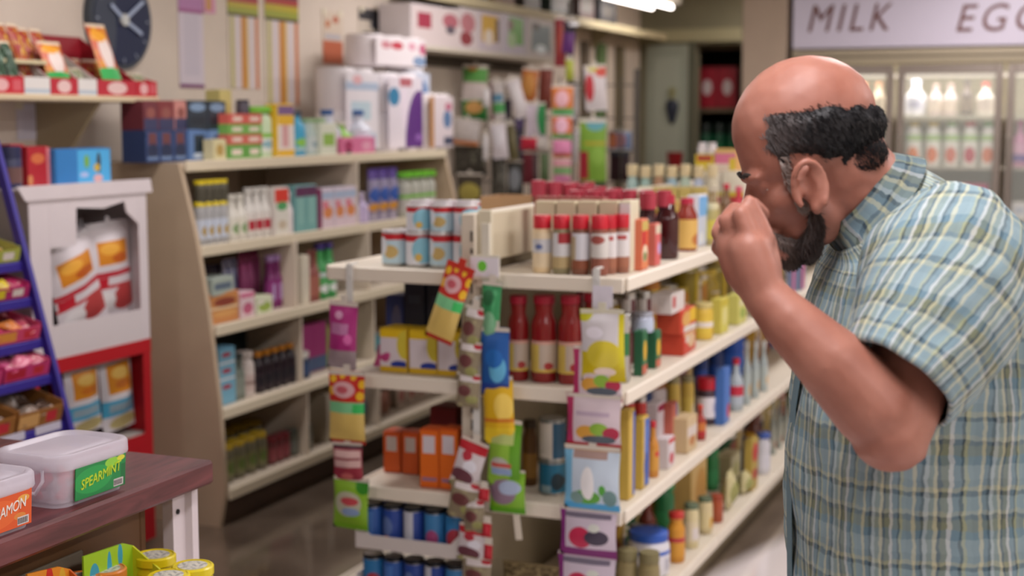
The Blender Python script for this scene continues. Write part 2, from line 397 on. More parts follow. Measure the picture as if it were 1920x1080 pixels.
cp('light_tube', bx(.06, W4-.06, .06, .085, ZT-.09, ZT-.065, .003), M('fff6e8', .5, emit=.9))
# drinks inside
wh = M('e8e6dc', .5)
fy = FY+.12
def cool(z, p0, p1, n, yt, b, ds, cat, grp=None): row('y', fy, z, p0, p1, n, yt, b, ds, cat, grp, gap=.98)
cool(1.62, 1695, 1735, 1, 150, BOT(M('e6e6ec', .4), M('d0d4e4', .4), PR('dedee8', ('r', .5, .5, .3, .3, 'b8b8cc'))), 'tall white milk jug at left of the cooler middle door top shelf', 'bottle')
cool(1.62, 1740, 1795, 2, 158, BOT(M('c9b8b4', .4), M('a89088', .4), PR('d8c8b8')), 'pale pinkish drink bottle on the top shelf of the cooler middle door', 'bottle')
cool(1.62, 1800, 1825, 1, 150, BOT(M('57483f', .4), M('342a28', .4), PR('8a7a6a')), 'dark brown drink bottle in the cooler middle door', 'bottle')
cool(1.62, 1830, 1865, 1, 155, BOT(M('d6cfc4', .4), M('a4443c', .4), PR('cabcb0')), 'pale drink bottle with red cap in the cooler middle door', 'bottle')
for i, (p, lc, cc, ds) in enumerate([(1697, 'f0802a', 'c8a828', 'white juice jug with orange label and yellow cap'), (1733, 'e8722c', 'd0b040', 'white juice jug with large orange fruit label'), (1768, 'd8684a', '86a860', 'pale juice jug with salmon label and green cap'),
        (1803, 'c02040', 'c03028', 'white juice jug with crimson berry label and red cap'), (1838, 'e07038', '68a048', 'white juice jug with orange label and green cap')]):
    cool(1.30, p, p+31, 1, 228, BOT(M('f0eee6', .4), M(cc, .4), PR('f2f0e4', ('e', .5, .3, .34, .26, lc), ('r', .5, .85, .5, .1, 'a8c880')), lab=(.05, .74), neck=.55, sh=.8), ds+' in the cooler middle door', 'jug')
cool(.98, 1800, 1852, 1, 345, DBOX(PR('e8f2f8', ('r', .5, .80, .5, .2, 'c01868'), ('e', .4, .3, .3, .15, 'a8c8e0')), M('b8145c', .5), .1), 'white tub box with magenta band in the cooler middle door', 'box')
cool(.98, 1700, 1790, 3, 385, JAR(wh, M('d8d8a0', .5), PR('e4e8d8', ('e', .5, .5, .3, .3, 'b8c060'))), 'white yogurt tub with pale yellow lid in the cooler middle door', 'tub', 'yogurt tubs')
cool(1.62, 1570, 1600, 1, 148, BOT(M('b8bc60', .4), M('8a9038', .4), PR('c8c878')), 'yellow green bottle behind the cooler left door', 'bottle')
cool(1.62, 1605, 1660, 2, 155, BOT(M('c8b49c', .4), M('a87858', .4), PR('d8c8b0')), 'tan drink bottle behind the cooler left door', 'bottle')
cool(1.30, 1600, 1665, 2, 235, BOT(M('e0e0d4', .4), M('a8b888', .4), PR('e8e4d8', ('e', .5, .3, .3, .2, 'e08048'))), 'white juice jug behind the cooler left door', 'jug')
cool(1.30, 1897, 1960, 2, 225, BOT(M('d890b4', .4), M('c85090', .4), PR('e8b0cc', ('r', .5, .2, .5, .2, '6848a0'))), 'pink drink bottle behind the cooler right door', 'bottle')
cool(.98, 1897, 1960, 2, 380, DBOX(PR('f0eeea', ('r', .5, .5, .3, .2, 'c8d0e0')), wh, .1), 'white carton behind the cooler right door', 'carton')
cool(.62, 1897, 1960, 2, 500, DBOX(PR('e0b8b0', ('r', .5, .5, .3, .2, 'd08070')), wh, .1), 'pale pink carton low behind the cooler right door', 'carton')

# =====================================================================
# ceiling fixtures
# =====================================================================
for i, (x, y, p) in enumerate(LAMPS):
    z = LZ if x != -3.35 else 2.5
    lab = 'twin-tube fluorescent ceiling fixture hanging at the back left' if y > 10 and x < -3 else 'unseen twin-tube fluorescent ceiling fixture added to brighten the store-room doorway end' if y > 10 else 'twin-tube fluorescent ceiling fixture over the '+('left aisle' if x < -2 else 'right aisle' if x < 1 else 'far right side, unseen, giving side fill')
    t = thing('fluorescent_fixture', lab, 'lamp', (x, y, z), group=None if y > 10 else 'ceiling fixtures '+('left' if x < -2 else 'right' if x < 1 else 'far right'))
    obj('housing', box(.3, 1.26, .05, z=.0), M('c8c4b8', .5), t)
    for s in (-.08, .08):
        tb = obj('tube', lathe([(0, -.6), (.016, -.6), (.016, .6), (0, .6)], 10), M('fff4ee', .5, emit=9 if y > 10 else 5), t, loc=(s, 0, -.022), rot=(PI/2, 0, 0))
    for s in (-1, 1): obj('hanger', box(.012, .012, 2.85-z-.05, z=.05, y=s*.5), M('908c80', .5), t)

# =====================================================================
# LEFT WALL SHELVING
# =====================================================================
CREAM = M('d6c8b4', .55, var=.06, scale=4); CREAM2 = M('c0ae98', .6, var=.08, scale=4)
SH = [(1.43, -3.33), (1.10, -3.27), (.79, -3.21), (.46, -3.19), (.14, -3.165)]
Y0 = 4.79; Y1 = 7.2
wu = thing('wall_shelving', 'cream wall shelving unit with five shelves along the left wall', 'shelving', (0, 0, 0))
def wp(n, me, m, p=None): return obj(n, me, m, p or wu)
END = [(WX+.004, 0), (-3.19, 0), (-3.16, .16), (-3.18, .5), (-3.22, .85), (-3.27, 1.15), (-3.34, 1.43), (WX+.004, 1.43)]
wp('end_panel', prism(END, 'y', Y0-.025, Y0), M('c4ae92', .6, var=.16, scale=3))
wp('end_panel', prism(END, 'y', Y1, Y1+.025), M('c4ae92', .6, var=.16, scale=3))
wp('back_panel', bx(WX+.004, WX+.02, Y0, Y1, .12, 1.43), CREAM2)
wp('plinth', bx(-3.75, -3.2, Y0, Y1, 0, .11), M('5c4636', .7, var=.2))
for z, xf in SH:
    s = wp('shelf_board', bx(WX+.02, xf, Y0+.001, Y1-.001, z-.02, z), CREAM)
    wp('front_lip', bx(xf, xf+.012, Y0+.001, Y1-.001, z-.035, z+.008), M('dccfb4', .5), s)
yd = [on_x(p, 520, -3.22).y for p in (563, 700)]
for zi, (zb, zt_) in enumerate([(1.10, 1.41), (.79, 1.08), (.46, .77), (.14, .44)]):
    for k, y in enumerate(yd):
        if (zi, k) in ((0, 0),): continue
        wp('divider', bx(WX+.02, SH[zi+1][1]-.03, y, y+.015, zb, zt_), CREAM)
wp('panel_patch', bx(WX+.02, WX+.026, on_x(440, 320, WX).y, on_x(528, 320, WX).y, 1.12, 1.4), M('8f7c64', .7))
# ---- goods on top of the unit
xt = -3.36
def L0(p0, p1, n, yt, b, ds, cat, grp=None, x=xt, z=1.43, **k): return row('x', x, z, p0, p1, n, yt, b, ds, cat, grp, **k)
navy = M('25365c', .5)
z2 = on_x(285, 245, -3.5).z
L0(272, 350, 3, 245, DBOX(PR('2c4270', ('r', .5, .75, .3, .2, '6a3a3c'), ('e', .5, .35, .42, .25, '1c2848'), ('r', .5, .12, .4, .05, '6c84a8')), navy, .11), 'large navy gift box in the bottom layer atop the wall shelving', 'box', x=-3.42)
for i, (a, b, ds) in enumerate([(270, 296, 'navy and dark red gift box, upper layer left, atop the wall shelving'), (298, 326, 'dark red picture gift box, upper layer middle, atop the wall shelving'), (328, 350, 'salmon pink gift box, upper layer right, atop the wall shelving')]):
    c1 = ['6a2c34', '7c3234', 'c4857c'][i]
    L0(a, b, 1, 190, DBOX(PR(c1, ('r', .5, .2, .5, .2, '36385a'), ('e', .5, .6, .3, .2, '8c5048')), M(c1, .5), .11), ds, 'box', x=-3.43, z=z2)
L0(352, 390, 1, 243, DBOX(PR('5c7eb0', ('r', .55, .55, .28, .3, '20303c'), ('e', .5, .15, .3, .08, 'c8d4e0')), M('5878ac', .5), .16), 'pale blue gift box with dark window in the bottom layer atop shelving', 'box', x=-3.42)
L0(392, 424, 1, 243, DBOX(PR('7090c0', ('r', .5, .2, .45, .18, 'd0c8a8'), ('e', .5, .65, .3, .2, '405880')), M('6484b4', .5), .16), 'pale blue gift box with cream base, bottom layer right, atop shelving', 'box', x=-3.42)
L0(352, 424, 2, 190, DBOX(PR('26323e', ('e', .5, .8, .42, .16, '7c96b4'), ('r', .5, .3, .4, .16, '1a2430')), M('2c3844', .5), .16), 'dark blue-grey gift box in the upper layer atop the wall shelving', 'box', x=-3.42, z=z2)
L0(400, 424, 1, 262, DBOX(PR('d8cfa0', ('e', .5, .5, .3, .3, 'b89850')), M('d0c8a0', .5), .05), 'small cream box standing before the blue gift boxes atop shelving', 'box', x=-3.36)
cols = [('6aa84c', 'green'), ('d06c5c', 'salmon'), ('7ab054', 'green'), ('d46458', 'salmon')]; zz = 1.43
for k, (cc, nm) in enumerate(cols):
    zt2 = on_x(462, 290-19*(k+1), -3.4).z
    row('x', -3.37, zz, 428, 492, 2, 290-19*(k+1), DBOX(PR(cc, ('r', .5, .5, .3, .2, 'e8d8c8')), M(cc, .5), .1, False), nm+' flat pack in layer '+['one', 'two', 'three', 'four'][k]+' of the stack atop shelving', 'pack', 'striped stack packs')
    zz = zt2
inst(JAR(M('4a4450', .4), M('38323e', .4))(.06, .06), 'jar', 'small dark jar on top of the red and green stacked packs', 'jar', (-3.44, on_x(455, 210, -3.44).y, zz))
inst(DBOX(PR('c8bc74'), M('c0b470', .5), .07)(.09, .1), 'box', 'pale yellow box standing on the red and green stacked packs', 'box', (-3.5, on_x(440, 200, -3.44).y-.03, zz), (0, 0, PI/2))
L0(488, 520, 1, 200, BOT(M('c4d8b0', .4), M('78c038', .4), PR('e0e4d8', ('r', .5, .85, .5, .12, '80c040'), ('e', .5, .4, .3, .2, '90b8c0')), neck=.8, sh=.85), 'white bottle with wide lime green cap atop the wall shelving', 'bottle')
L0(517, 553, 1, 196, DBOX(PR('e8dcd4', ('r', .5, .9, .5, .1, '7c5c8c'), ('r', .5, .72, .5, .1, 'e8b828'), ('r', .5, .06, .5, .06, 'e8b828'), ('r', .45, .4, .18, .22, 'd8a0a0')), M('e4b830', .5), .06), 'tall white and yellow carton with purple top atop the wall shelving', 'carton')
L0(553, 582, 1, 208, BOT(M('2f9cc4', .4), M('30485c', .4), PR('3aa6cc', ('e', .5, .5, .3, .25, '8cc850'), ('r', .5, .1, .5, .12, 'a8c8cc')), neck=.6, sh=.75), 'bright blue bottle with dark cap atop the wall shelving', 'bottle')
L0(582, 622, 2, 222, BOT(M('b4c4bc', .3), M('98b488', .4), PR('c8d0cc', ('e', .5, .5, .25, .2, '90a8b0')), neck=.6, sh=.7), 'translucent pale grey bottle atop the wall shelving', 'bottle')
L0(622, 648, 1, 206, BOT(M('c8ccd8', .3), M('2c5c9c', .4), PR('d4d4e0', ('r', .5, .5, .35, .2, 'a8b0d0'))), 'clear bottle with blue cap beside the pink pack atop shelving', 'bottle')
L0(600, 632, 1, 232, DBOX(PR('d8dcc8', ('r', .5, .5, .35, .2, '90b850')), M('d4d8c4', .5), .05), 'small pale carton before the translucent bottles atop shelving', 'carton', x=-3.345)
L0(646, 668, 1, 228, BOT(M('8cc448', .4), M('e0e0d0', .4), PR('98cc58')), 'lime green bottle behind the pink pack atop the wall shelving', 'bottle', x=-3.42)
L0(680, 708, 1, 207, BOT(M('ccd0dc', .3), M('2a5a9a', .4), PR('d8dce8', ('e', .5, .3, .35, .2, 'b890a0'))), 'clear bottle with blue cap before the purple roll pack', 'bottle', x=-3.37)
L0(636, 706, 1, 258, DBOX(PR('d8749c', ('e', .2, .5, .12, .35, 'a83060'), ('e', .75, .5, .15, .3, 'e4a0b8'), ('r', .2, .12, .07, .12, '2c2024')), M('d06890', .5), .07, False), 'long pink flat pack lying atop the wall shelving', 'pack', x=-3.335)
# paper roll packs: rows of rolls in printed film
def ROLLS(nx, nz, mat, patch=None):
    def f(w, h):
        r = w/nx/2*.96; hh = h/nz; p = []
        for i in range(nx):
            for k in range(nz):
                p.append(('roll', lathe([(0, k*hh), (r*.93, k*hh), (r, k*hh+.012), (r, (k+1)*hh-.012), (r*.93, (k+1)*hh), (0, (k+1)*hh-.003)], 16, ((i-(nx-1)/2)*2*r, 0)), mat))
        if patch: p.append(('label', box(w*.86, .003, h*.9, y=-r-.001, z=h*.05, bev=0), patch))
        return p
    return f
RW = PR('e4dde0', ('r', .5, .5, .5, .06, 'dcd4dc'))
L0(640, 715, 1, 128, ROLLS(2, 2, M('e6e0e2', .5), PR('ddd8dc', ('r', .5, .82, .5, .05, 'a8b8cc'), ('e', .35, .9, .14, .06, 'd8a8ac'), ('r', .45, .5, .3, .12, 'b8ccd4'), ('r', .5, .1, .4, .1, '9cb4c8'))), 'white paper towel roll pack, leftmost atop the wall shelving', 'roll pack', x=-3.45)
L0(716, 800, 1, 138, ROLLS(2, 2, M('e8e2e6', .5), PR('dcd4dc', ('e', .16, .72, .16, .13, '2f7ca4'), ('r', .5, .93, .18, .06, 'b06068'), ('e', .9, .0, .42, .82, '5a2a7c'), ('e', .45, .55, .1, .3, 'e4d8e4'), ('e', .88, .14, .1, .05, '8c60ac'))), 'roll pack with purple swoosh and teal logo atop the wall shelving', 'roll pack', x=-3.42)
zr = on_x(760, 128, -3.5).z
L0(697, 803, 1, 68, ROLLS(3, 1, M('eae2e4', .5), PR('e6dee0', ('e', .2, .7, .1, .14, 'c88890'), ('e', .42, .7, .12, .14, 'c04050'), ('e', .72, .72, .08, .14, 'd8a0b0'), ('e', .95, .65, .08, .2, 'c06080'), ('e', .88, .2, .14, .18, '8098b8'))), 'white paper roll pack with pink spots, topmost atop shelving', 'roll pack', x=-3.48, z=zr)
L0(775, 808, 1, 130, ROLLS(1, 2, M('dcdce4', .5), PR('c8d0e0', ('e', .5, .6, .4, .3, '5078a8'), ('e', .5, .2, .4, .12, '6a90b8'))), 'slim roll pack with blue waves behind the purple roll pack', 'roll pack', x=-3.55)
L0(800, 853, 1, 176, ROLLS(2, 1, M('e0d8d8', .5), PR('d8ccd0', ('r', .08, .5, .1, .5, 'b08050'), ('e', .75, .55, .18, .18, '5878a0'), ('e', .8, .8, .15, .08, 'b86880'), ('r', .8, .12, .2, .08, '404860'))), 'paper towel pack at the right end atop the wall shelving', 'roll pack', x=-3.40)

# ---- second shelf (z 1.10)
def L1(p0, p1, n, yt, b, ds, cat, grp=None, x=-3.30, z=1.10, **k): return row('x', x, z, p0, p1, n, yt, b, ds+' on the wall shelving second shelf', cat, grp, **k)
LJ = JAR(M('b8b0a0', .4), M('e4cc20', .4), PR('d0d4cc', ('r', .5, .5, .4, .3, '9c9c50')), .14)
zj = on_x(405, 378, -3.34).z
L1(377, 432, 4, 378, JAR(M('a8a8a8', .4), M('e4cc20', .4), PR('c4ccd8', ('e', .5, .4, .3, .25, 'b09040')), .1), 'yellow-lidded white jar, lower layer,', 'jar', 'lower yellow-lidded jars')
L1(377, 432, 4, 338, JAR(M('4c4838', .4), M('dcc41c', .4), PR('4a4638'), .18), 'yellow-lidded dark jar, upper layer,', 'jar', 'upper yellow-lidded jars', z=zj)
L1(436, 468, 2, 365, BOT(M('d8d4c8', .4), M('d0ccc0', .4), PR('dcd8c8', ('e', .5, .4, .35, .3, '86a070')), neck=.5), 'white bottle with green fruit label', 'bottle')
L1(468, 512, 3, 352, BOT(M('d4d0c8', .4), M('c8c4bc', .4), PR('dcd4cc', ('r', .5, .4, .4, .25, 'b02838')), neck=.5), 'white bottle with dark red label', 'bottle')
L1(514, 542, 1, 352, DBOX(PR('e0dcd0', ('r', .5, .85, .5, .15, 'd83828'), ('e', .5, .62, .4, .1, '50a060'), ('e', .5, .2, .3, .1, 'c8b8a0')), M('d8d0c8', .5), .08), 'white carton with red top band', 'carton')
L1(543, 552, 1, 360, BOT(M('e4dcdc', .4), M('e8e0e0', .4), None), 'slim white bottle beside the teal carton', 'bottle')
L1(553, 594, 2, 348, DBOX(PR('74a8a4', ('r', .5, .9, .5, .12, '5c2850'), ('r', .5, .45, .25, .3, '88b8b0')), M('6c9c9c', .5), .08), 'teal carton with plum top', 'carton')
L1(595, 603, 1, 355, DBOX(PR('7a2050'), M('701c48', .5), .08), 'narrow plum carton right of the teal cartons', 'carton')
L1(604, 668, 3, 352, DBOX(PR('d8c4cc', ('e', .5, .4, .4, .16, 'd88850'), ('r', .5, .85, .5, .1, 'a8b8d0'), ('r', .3, .6, .2, .1, 'd87080')), M('c8c0cc', .5), .09), 'pale pink and orange carton', 'carton')
L1(604, 668, 2, 342, DBOX(PR('b8c0d4', ('r', .5, .8, .4, .1, '98b0c8')), M('b8bcd0', .5), .05), 'pale blue carton in the back row', 'carton', x=-3.5)
L1(668, 696, 2, 362, BOT(M('bcaccc', .4), M('ccc0d8', .4), PR('c8b8d8')), 'lilac bottle', 'bottle')
L1(700, 755, 3, 316, BAG(PR('9088a4', ('r', .5, .92, .5, .12, '48307c'), ('e', .5, .5, .45, .14, '2850a0'), ('e', .4, .27, .4, .08, 'd89838'), ('e', .5, .1, .3, .06, 'b0a8b8')), M('402878', .5)), 'purple-topped blue packet', 'packet')
L1(760, 822, 4, 322, BOT(M('b0b0a4', .4), M('68b828', .4), PR('bcb8b0', ('r', .5, .9, .5, .1, '70b830')), neck=.85, sh=.8), 'grey bottle with lime green cap', 'bottle')
# ---- third shelf (z .79)
def L2(p0, p1, n, yt, b, ds, cat, grp=None, x=-3.25, z=.79, **k): return row('x', x, z, p0, p1, n, yt, b, ds+' on the wall shelving third shelf', cat, grp, **k)
L2(394, 448, 1, 548, DBOX(PR('c88850', ('e', .5, .7, .4, .15, '8c4030'), ('e', .5, .3, .45, .12, 'd8a060'), ('r', .5, .5, .5, .04, 'e0c8a0')), M('c08048', .5), .1), 'orange-brown carton with ring print', 'carton')
zb = on_x(420, 548, -3.3).z
L2(394, 440, 1, 520, DBOX(PR('a8b4a8', ('r', .5, .5, .4, .2, '607080')), M('98a49c', .5), .1, False), 'grey-green box on the orange-brown carton', 'box', z=zb)
L2(390, 425, 2, 497, BAG(PR('7a6a70', ('r', .5, .8, .5, .2, '302838'), ('e', .5, .4, .4, .2, 'b08858')), M('383040', .5)), 'dark packet at the far left back', 'packet', x=-3.45)
L2(428, 462, 3, 485, BAG(PR('a8a8c0', ('r', .5, .5, .15, .5, '303868')), M('8888a8', .5)), 'white and navy striped packet', 'packet', x=-3.42)
L2(450, 478, 1, 548, DBOX(PR('e0c8cc', ('e', .5, .35, .35, .25, 'c06080'), ('r', .5, .95, .5, .15, 'd07090')), M('d8b8c0', .5), .08), 'white carton with pink blossom print', 'carton')
L2(480, 512, 1, 556, DBOX(PR('d8dcc0', ('e', .5, .4, .4, .3, '98b050'), ('e', .3, .7, .2, .15, 'e4e0d0')), M('ccd0b0', .5), .08), 'cream carton with green leaf print', 'carton')
L2(458, 505, 4, 470, BAG(PR('8c2c5c', ('e', .5, .5, .4, .3, 'a04478')), M('7a2450', .5)), 'dark pink packet in the back row', 'packet', x=-3.4)
L2(508, 545, 3, 478, BOT(M('7c2468', .4), M('a884b8', .4), PR('8c3478', ('r', .5, .5, .2, .4, 'b8a0cc')), neck=.6), 'purple bottle', 'bottle', x=-3.3)
L2(566, 580, 1, 480, DBOX(PR('d4ccb8'), M('ccc4b0', .5), .1), 'slim cream carton right of the divider', 'carton')
L2(582, 602, 2, 470, BOT(M('8c4c44', .4), M('6c3028', .4), PR('a86858')), 'brown-red bottle', 'bottle')
L2(603, 636, 2, 456, BOT(M('349048', .4), M('403070', .4), PR('58a860', ('e', .5, .2, .4, .2, 'e0e4e0'), ('r', .5, .85, .4, .1, 'c8d0d0')), neck=.5), 'green bottle with dark purple cap', 'bottle')
L2(640, 700, 4, 478, BOT(M('7c8468', .4), M('584858', .4), PR('989878')), 'olive bottle behind the hanging strip', 'bottle', x=-3.4)
# ---- fourth shelf (z .46)
def L3(p0, p1, n, yt, b, ds, cat, grp=None, x=-3.24, z=.46, **k): return row('x', x, z, p0, p1, n, yt, b, ds+' on the wall shelving fourth shelf', cat, grp, **k)
L3(410, 441, 1, 652, DBOX(PR('7cb4cc', ('e', .45, .9, .3, .04, 'b02840'), ('e', .45, .6, .3, .04, 'b02840'), ('e', .45, .3, .3, .04, 'b02840'), ('r', .5, .75, .5, .02, 'e0e4e8'), ('r', .5, .45, .5, .02, 'e0e4e8')), M('6ca4c0', .5), .1), 'stack of pale blue soap cartons with red ovals', 'carton')
L3(443, 462, 2, 664, BOT(M('7c8478', .4), M('444c48', .4), PR('90988c')), 'grey-green bottle', 'bottle')
L3(463, 484, 1, 660, BOT(M('d4c8c0', .4), M('dcd0c8', .4), PR('ccb8b0', ('r', .5, .5, .4, .1, '988078')), neck=.7, sh=.8), 'cream white bottle', 'bottle')
L3(486, 560, 5, 653, BOT(M('241820', .3), M('c88020', .4), PR('2c2028', ('r', .5, .5, .4, .3, '1c1820')), neck=.5, sh=.75), 'dark bottle with orange cap', 'bottle', gap=.92)
L3(562, 592, 1, 661, JAR(M('20304c', .3), M('d8d4cc', .4), PR('304870'), .22), 'navy jar with white lid', 'jar')
L3(405, 500, 4, 622, DBOX(PR('1c3038', ('r', .5, .5, .35, .3, '2c4850')), M('182830', .5), .1), 'dark teal box in the back row', 'box', x=-3.5)
L3(502, 555, 2, 618, DBOX(PR('2c5478', ('r', .5, .7, .3, .2, '88a8c0')), M('284c6c', .5), .1), 'mid blue box in the back row', 'box', x=-3.5)
L3(566, 612, 2, 608, DBOX(PR('9c3070', ('r', .5, .15, .5, .15, '40587c')), M('8c2860', .5), .08), 'magenta box with blue base', 'box', x=-3.3)
L3(613, 650, 2, 612, DBOX(PR('90a848', ('r', .5, .3, .3, .3, 'd4b848')), M('88a040', .5), .08), 'lime and yellow box', 'box', x=-3.3)
L3(680, 720, 2, 612, BOT(M('1c7888', .3), M('c8dce0', .4), PR('388c98')), 'teal bottle seen past the aisle end', 'bottle', x=-3.3)
# ---- bottom shelf (z .14)
def L4(p0, p1, n, yt, b, ds, cat, grp=None, x=-3.23, z=.14, **k): return row('x', x, z, p0, p1, n, yt, b, ds+' on the wall shelving bottom shelf', cat, grp, **k)
L4(424, 508, 4, 822, JAR(M('7c7860', .3), M('c8a820', .4), PR('8c8c60', ('e', .5, .5, .35, .35, '6c8040')), .15), 'yellow-lidded pickle jar in the front row', 'jar', gap=.9)
L4(430, 500, 3, 798, JAR(M('6c6858', .3), M('b89c20', .4), PR('706848'), .15), 'yellow-lidded jar in the back row', 'jar', x=-3.38)
L4(510, 548, 3, 815, JAR(M('7c3c40', .3), M('882430', .4), PR('a05058'), .2), 'small dark red jar', 'jar')
L4(550, 590, 3, 800, JAR(M('6c7064', .3), M('586058', .4), PR('80847c'), .2), 'small grey-green jar', 'jar')
L4(612, 622, 1, 740, DBOX(PR('b0a898'), M('a89c88', .5), .1), 'slim pale carton past the divider', 'carton')
L4(672, 712, 1, 722, BAG(PR('1c5c88', ('e', .5, .5, .3, .3, '4888b0')), M('184c70', .5)), 'blue bag seen between the shelves', 'bag', x=-3.26)
L4(716, 740, 1, 735, BAG(PR('84503c'), M('70402c', .5)), 'brown paper bag seen between the shelves', 'bag', x=-3.26)
L4(742, 800, 3, 715, DBOX(PR('a89484', ('e', .5, .5, .3, .3, '8c4038')), M('988474', .5), .1), 'tan box with red spot seen between the shelves', 'box', x=-3.3)

# =====================================================================
# LEFT WALL: clock, posters, shelves
# =====================================================================
pc = on_x(215, 38, WX)
t = thing('wall_clock', 'round dark blue wall clock with grey rim, partly cut off', 'clock', (WX+.002, pc.y, pc.z), (0, 0, PI/2))
Rk = (on_x(273, 38, WX).y-on_x(157, 38, WX).y)/2
def disc(r, th, y=0): 
    me = lathe([(0, 0), (r, 0), (r, th), (r*.985, th+.004), (0, th+.004)], 40).copy(); me.materials.clear(); me.transform(Matrix.Translation((0, y, 0)) @ Matrix.Rotation(PI/2, 4, 'X')); return me
obj('rim', disc(Rk, .03), M('4a5058', .35, .5), t)
obj('face', disc(Rk*.9, .006, -.031), PR('0e1c40', ('e', .12, .5, .26, .6, '384050'), rough=.6), t)
obj('hub', disc(Rk*.12, .01, -.04), M('c8ccc8', .4), t)
for a, l in ((2.0, .62), (5.3, .5), (1.0, .75)):
    m4 = box(.016, .004, Rk*l, y=-.048).copy(); m4.materials.clear(); m4.transform(Matrix.Rotation(a, 4, 'Y')); obj('hand', m4, M('a8b8d4', .4), t)
for k in range(12):
    m4 = box(.008, .003, Rk*.1, z=Rk*.76, y=-.04).copy(); m4.materials.clear(); m4.transform(Matrix.Rotation(k*PI/6, 4, 'Y')); obj('hour_mark', m4, M('8c94a4', .5), t)
def poster(p0, p1, yt, yb, mat, label, cat='poster', strip=None):
    a = on_x(p0, (yt+yb)/2, WX).y; b = on_x(p1, (yt+yb)/2, WX).y; pm_ = (p0+p1)/2; z1 = on_x(pm_, yt, WX).z; z0 = on_x(pm_, yb, WX).z
    t = thing('poster', label, cat, (WX+.001, (a+b)/2, z0), (0, 0, PI/2)); t.name = 'poster'
    obj('sheet', box(b-a, .003, z1-z0, y=-.002, bev=0), mat, t)
    for s in (-1, 1): obj('tape', box(.04, .002, .03, z=z1-z0-.02, x=s*(b-a)*.42, y=-.0045, bev=0), M('e0d8c0', .4), t)
    return t
poster(334, 380, -30, 165, PR('d6ccd6', ('r', .5, .87, .5, .15, 'b478ac'), ('r', .5, .74, .5, .016, '9c4c84'), ('r', .45, .9, .35, .02, '8c4c88'), ('r', .5, .02, .5, .018, '7c3c70'), ('r', .5, .42, .32, .3, 'ccc4d0')), 'tall lilac price poster with purple heading on the left wall')
poster(381, 402, -30, 25, PR('d890b4', ('r', .4, .5, .25, .4, 'c89040')), 'small pink notice beside the tall lilac poster')
for a, b, yb, lb in ((427, 484, 166, 'left of two tall striped list posters with rainbow heading'), (496, 559, 197, 'right of two tall striped list posters with rainbow heading')):
    poster(a, b, -22, yb, PR('dcd0bc', ('r', .12, .4, .05, .45, 'b8b070'), ('r', .3, .4, .07, .45, 'd8ccd0'), ('r', .5, .4, .09, .42, 'c88440'), ('r', .58, .4, .04, .42, 'd0a440'), ('r', .75, .4, .07, .45, 'd8ccd0'), ('r', .93, .4, .05, .45, 'c87048'),
        ('r', .5, .86, .5, .14, 'b8a820'), ('r', .5, .885, .5, .03, 'a83028'), ('r', .5, .95, .5, .04, '502038'), ('r', .5, .73, .5, .014, '3c4434'), ('r', .5, .775, .5, .025, '98a030')), lb)
poster(604, 641, 22, 120, PR('d4c4b0', ('r', .5, .22, .5, .22, 'c46c4c'), ('e', .65, .85, .14, .07, 'b86040'), ('e', .25, .76, .12, .08, 'c07850'), ('r', .5, .52, .4, .05, 'b8b4b8')), 'small cream notice with orange block on the left wall')
poster(672, 745, 20, 125, PR('cfc4b4', ('r', .5, .9, .5, .1, '38383c'), ('e', .5, .74, .22, .1, '40424c'), ('r', .3, .3, .2, .3, '4a3428'), ('e', .7, .55, .2, .1, 'b0a4a4')), 'cream notice with black banner above the paper roll packs')
poster(30, 96, 195, 262, PR('d4d0dc', ('r', .5, .5, .35, .3, 'ccc8d6')), 'white paper sheet under the candy shelf')
poster(1088, 1110, 118, 300, PR('b8b89c', ('r', .5, .5, .2, .45, '98a080')), 'narrow green-grey notice on the far left wall')
# candy shelf
zc = on_x(200, 180, -3.5).z
yS1 = on_x(296, 183, -3.48).y
t = thing('candy_wall_shelf', 'cream wall shelf holding red candy display trays at top left', 'shelf', (0, 0, 0))
obj('shelf_board', bx(WX+.002, -3.47, 3.2, yS1, zc-.022, zc), M('cdbb9a', .6), t)
for yy in (on_x(112, 200, -3.7).y, 3.5): obj('bracket', prism([(WX+.003, zc-.022), (-3.52, zc-.022), (-3.75, zc-.32), (WX+.003, zc-.32)], 'y', yy, yy+.02), M('a89878', .6), t)
def tray(p0, p1, yt, ds, mat, side, h=.06, x=-3.49):
    a = on_x(p0, 160, x).y; b = on_x(p1, 160, x).y; w_ = b-a; d_ = .26
    hb = on_x((p0+p1)/2, yt, x-d_).z-zc
    tt = thing('candy_tray', ds, 'display tray', (x, (a+b)/2, zc), (0, 0, PI/2))
    obj('front_panel', box(w_, .006, h, y=.003, bev=0), mat, tt)
    for s in (-1, 1):
        me = prism([(.006, 0), (d_, 0), (d_, hb), (.006, h)], 'x', s*(w_/2-.003)-.003, s*(w_/2-.003)+.003); obj('side_panel', me, side, tt)
    obj('back_panel', box(w_, .006, hb, y=d_, bev=0), side, tt); obj('tray_floor', box(w_*.97, d_-.01, .006, y=d_/2), side, tt)
    return (a+b)/2, w_
RP = PR('b02030', ('e', .5, .5, .25, .38, 'd8b8b4')); RP2 = PR('b81c2c', ('e', .35, .5, .2, .35, 'd8a8a8'), ('r', .8, .5, .12, .3, 'c85860'))
WPp = PR('d4d0cc', ('r', .5, .2, .5, .12, 'a8b4c0'))
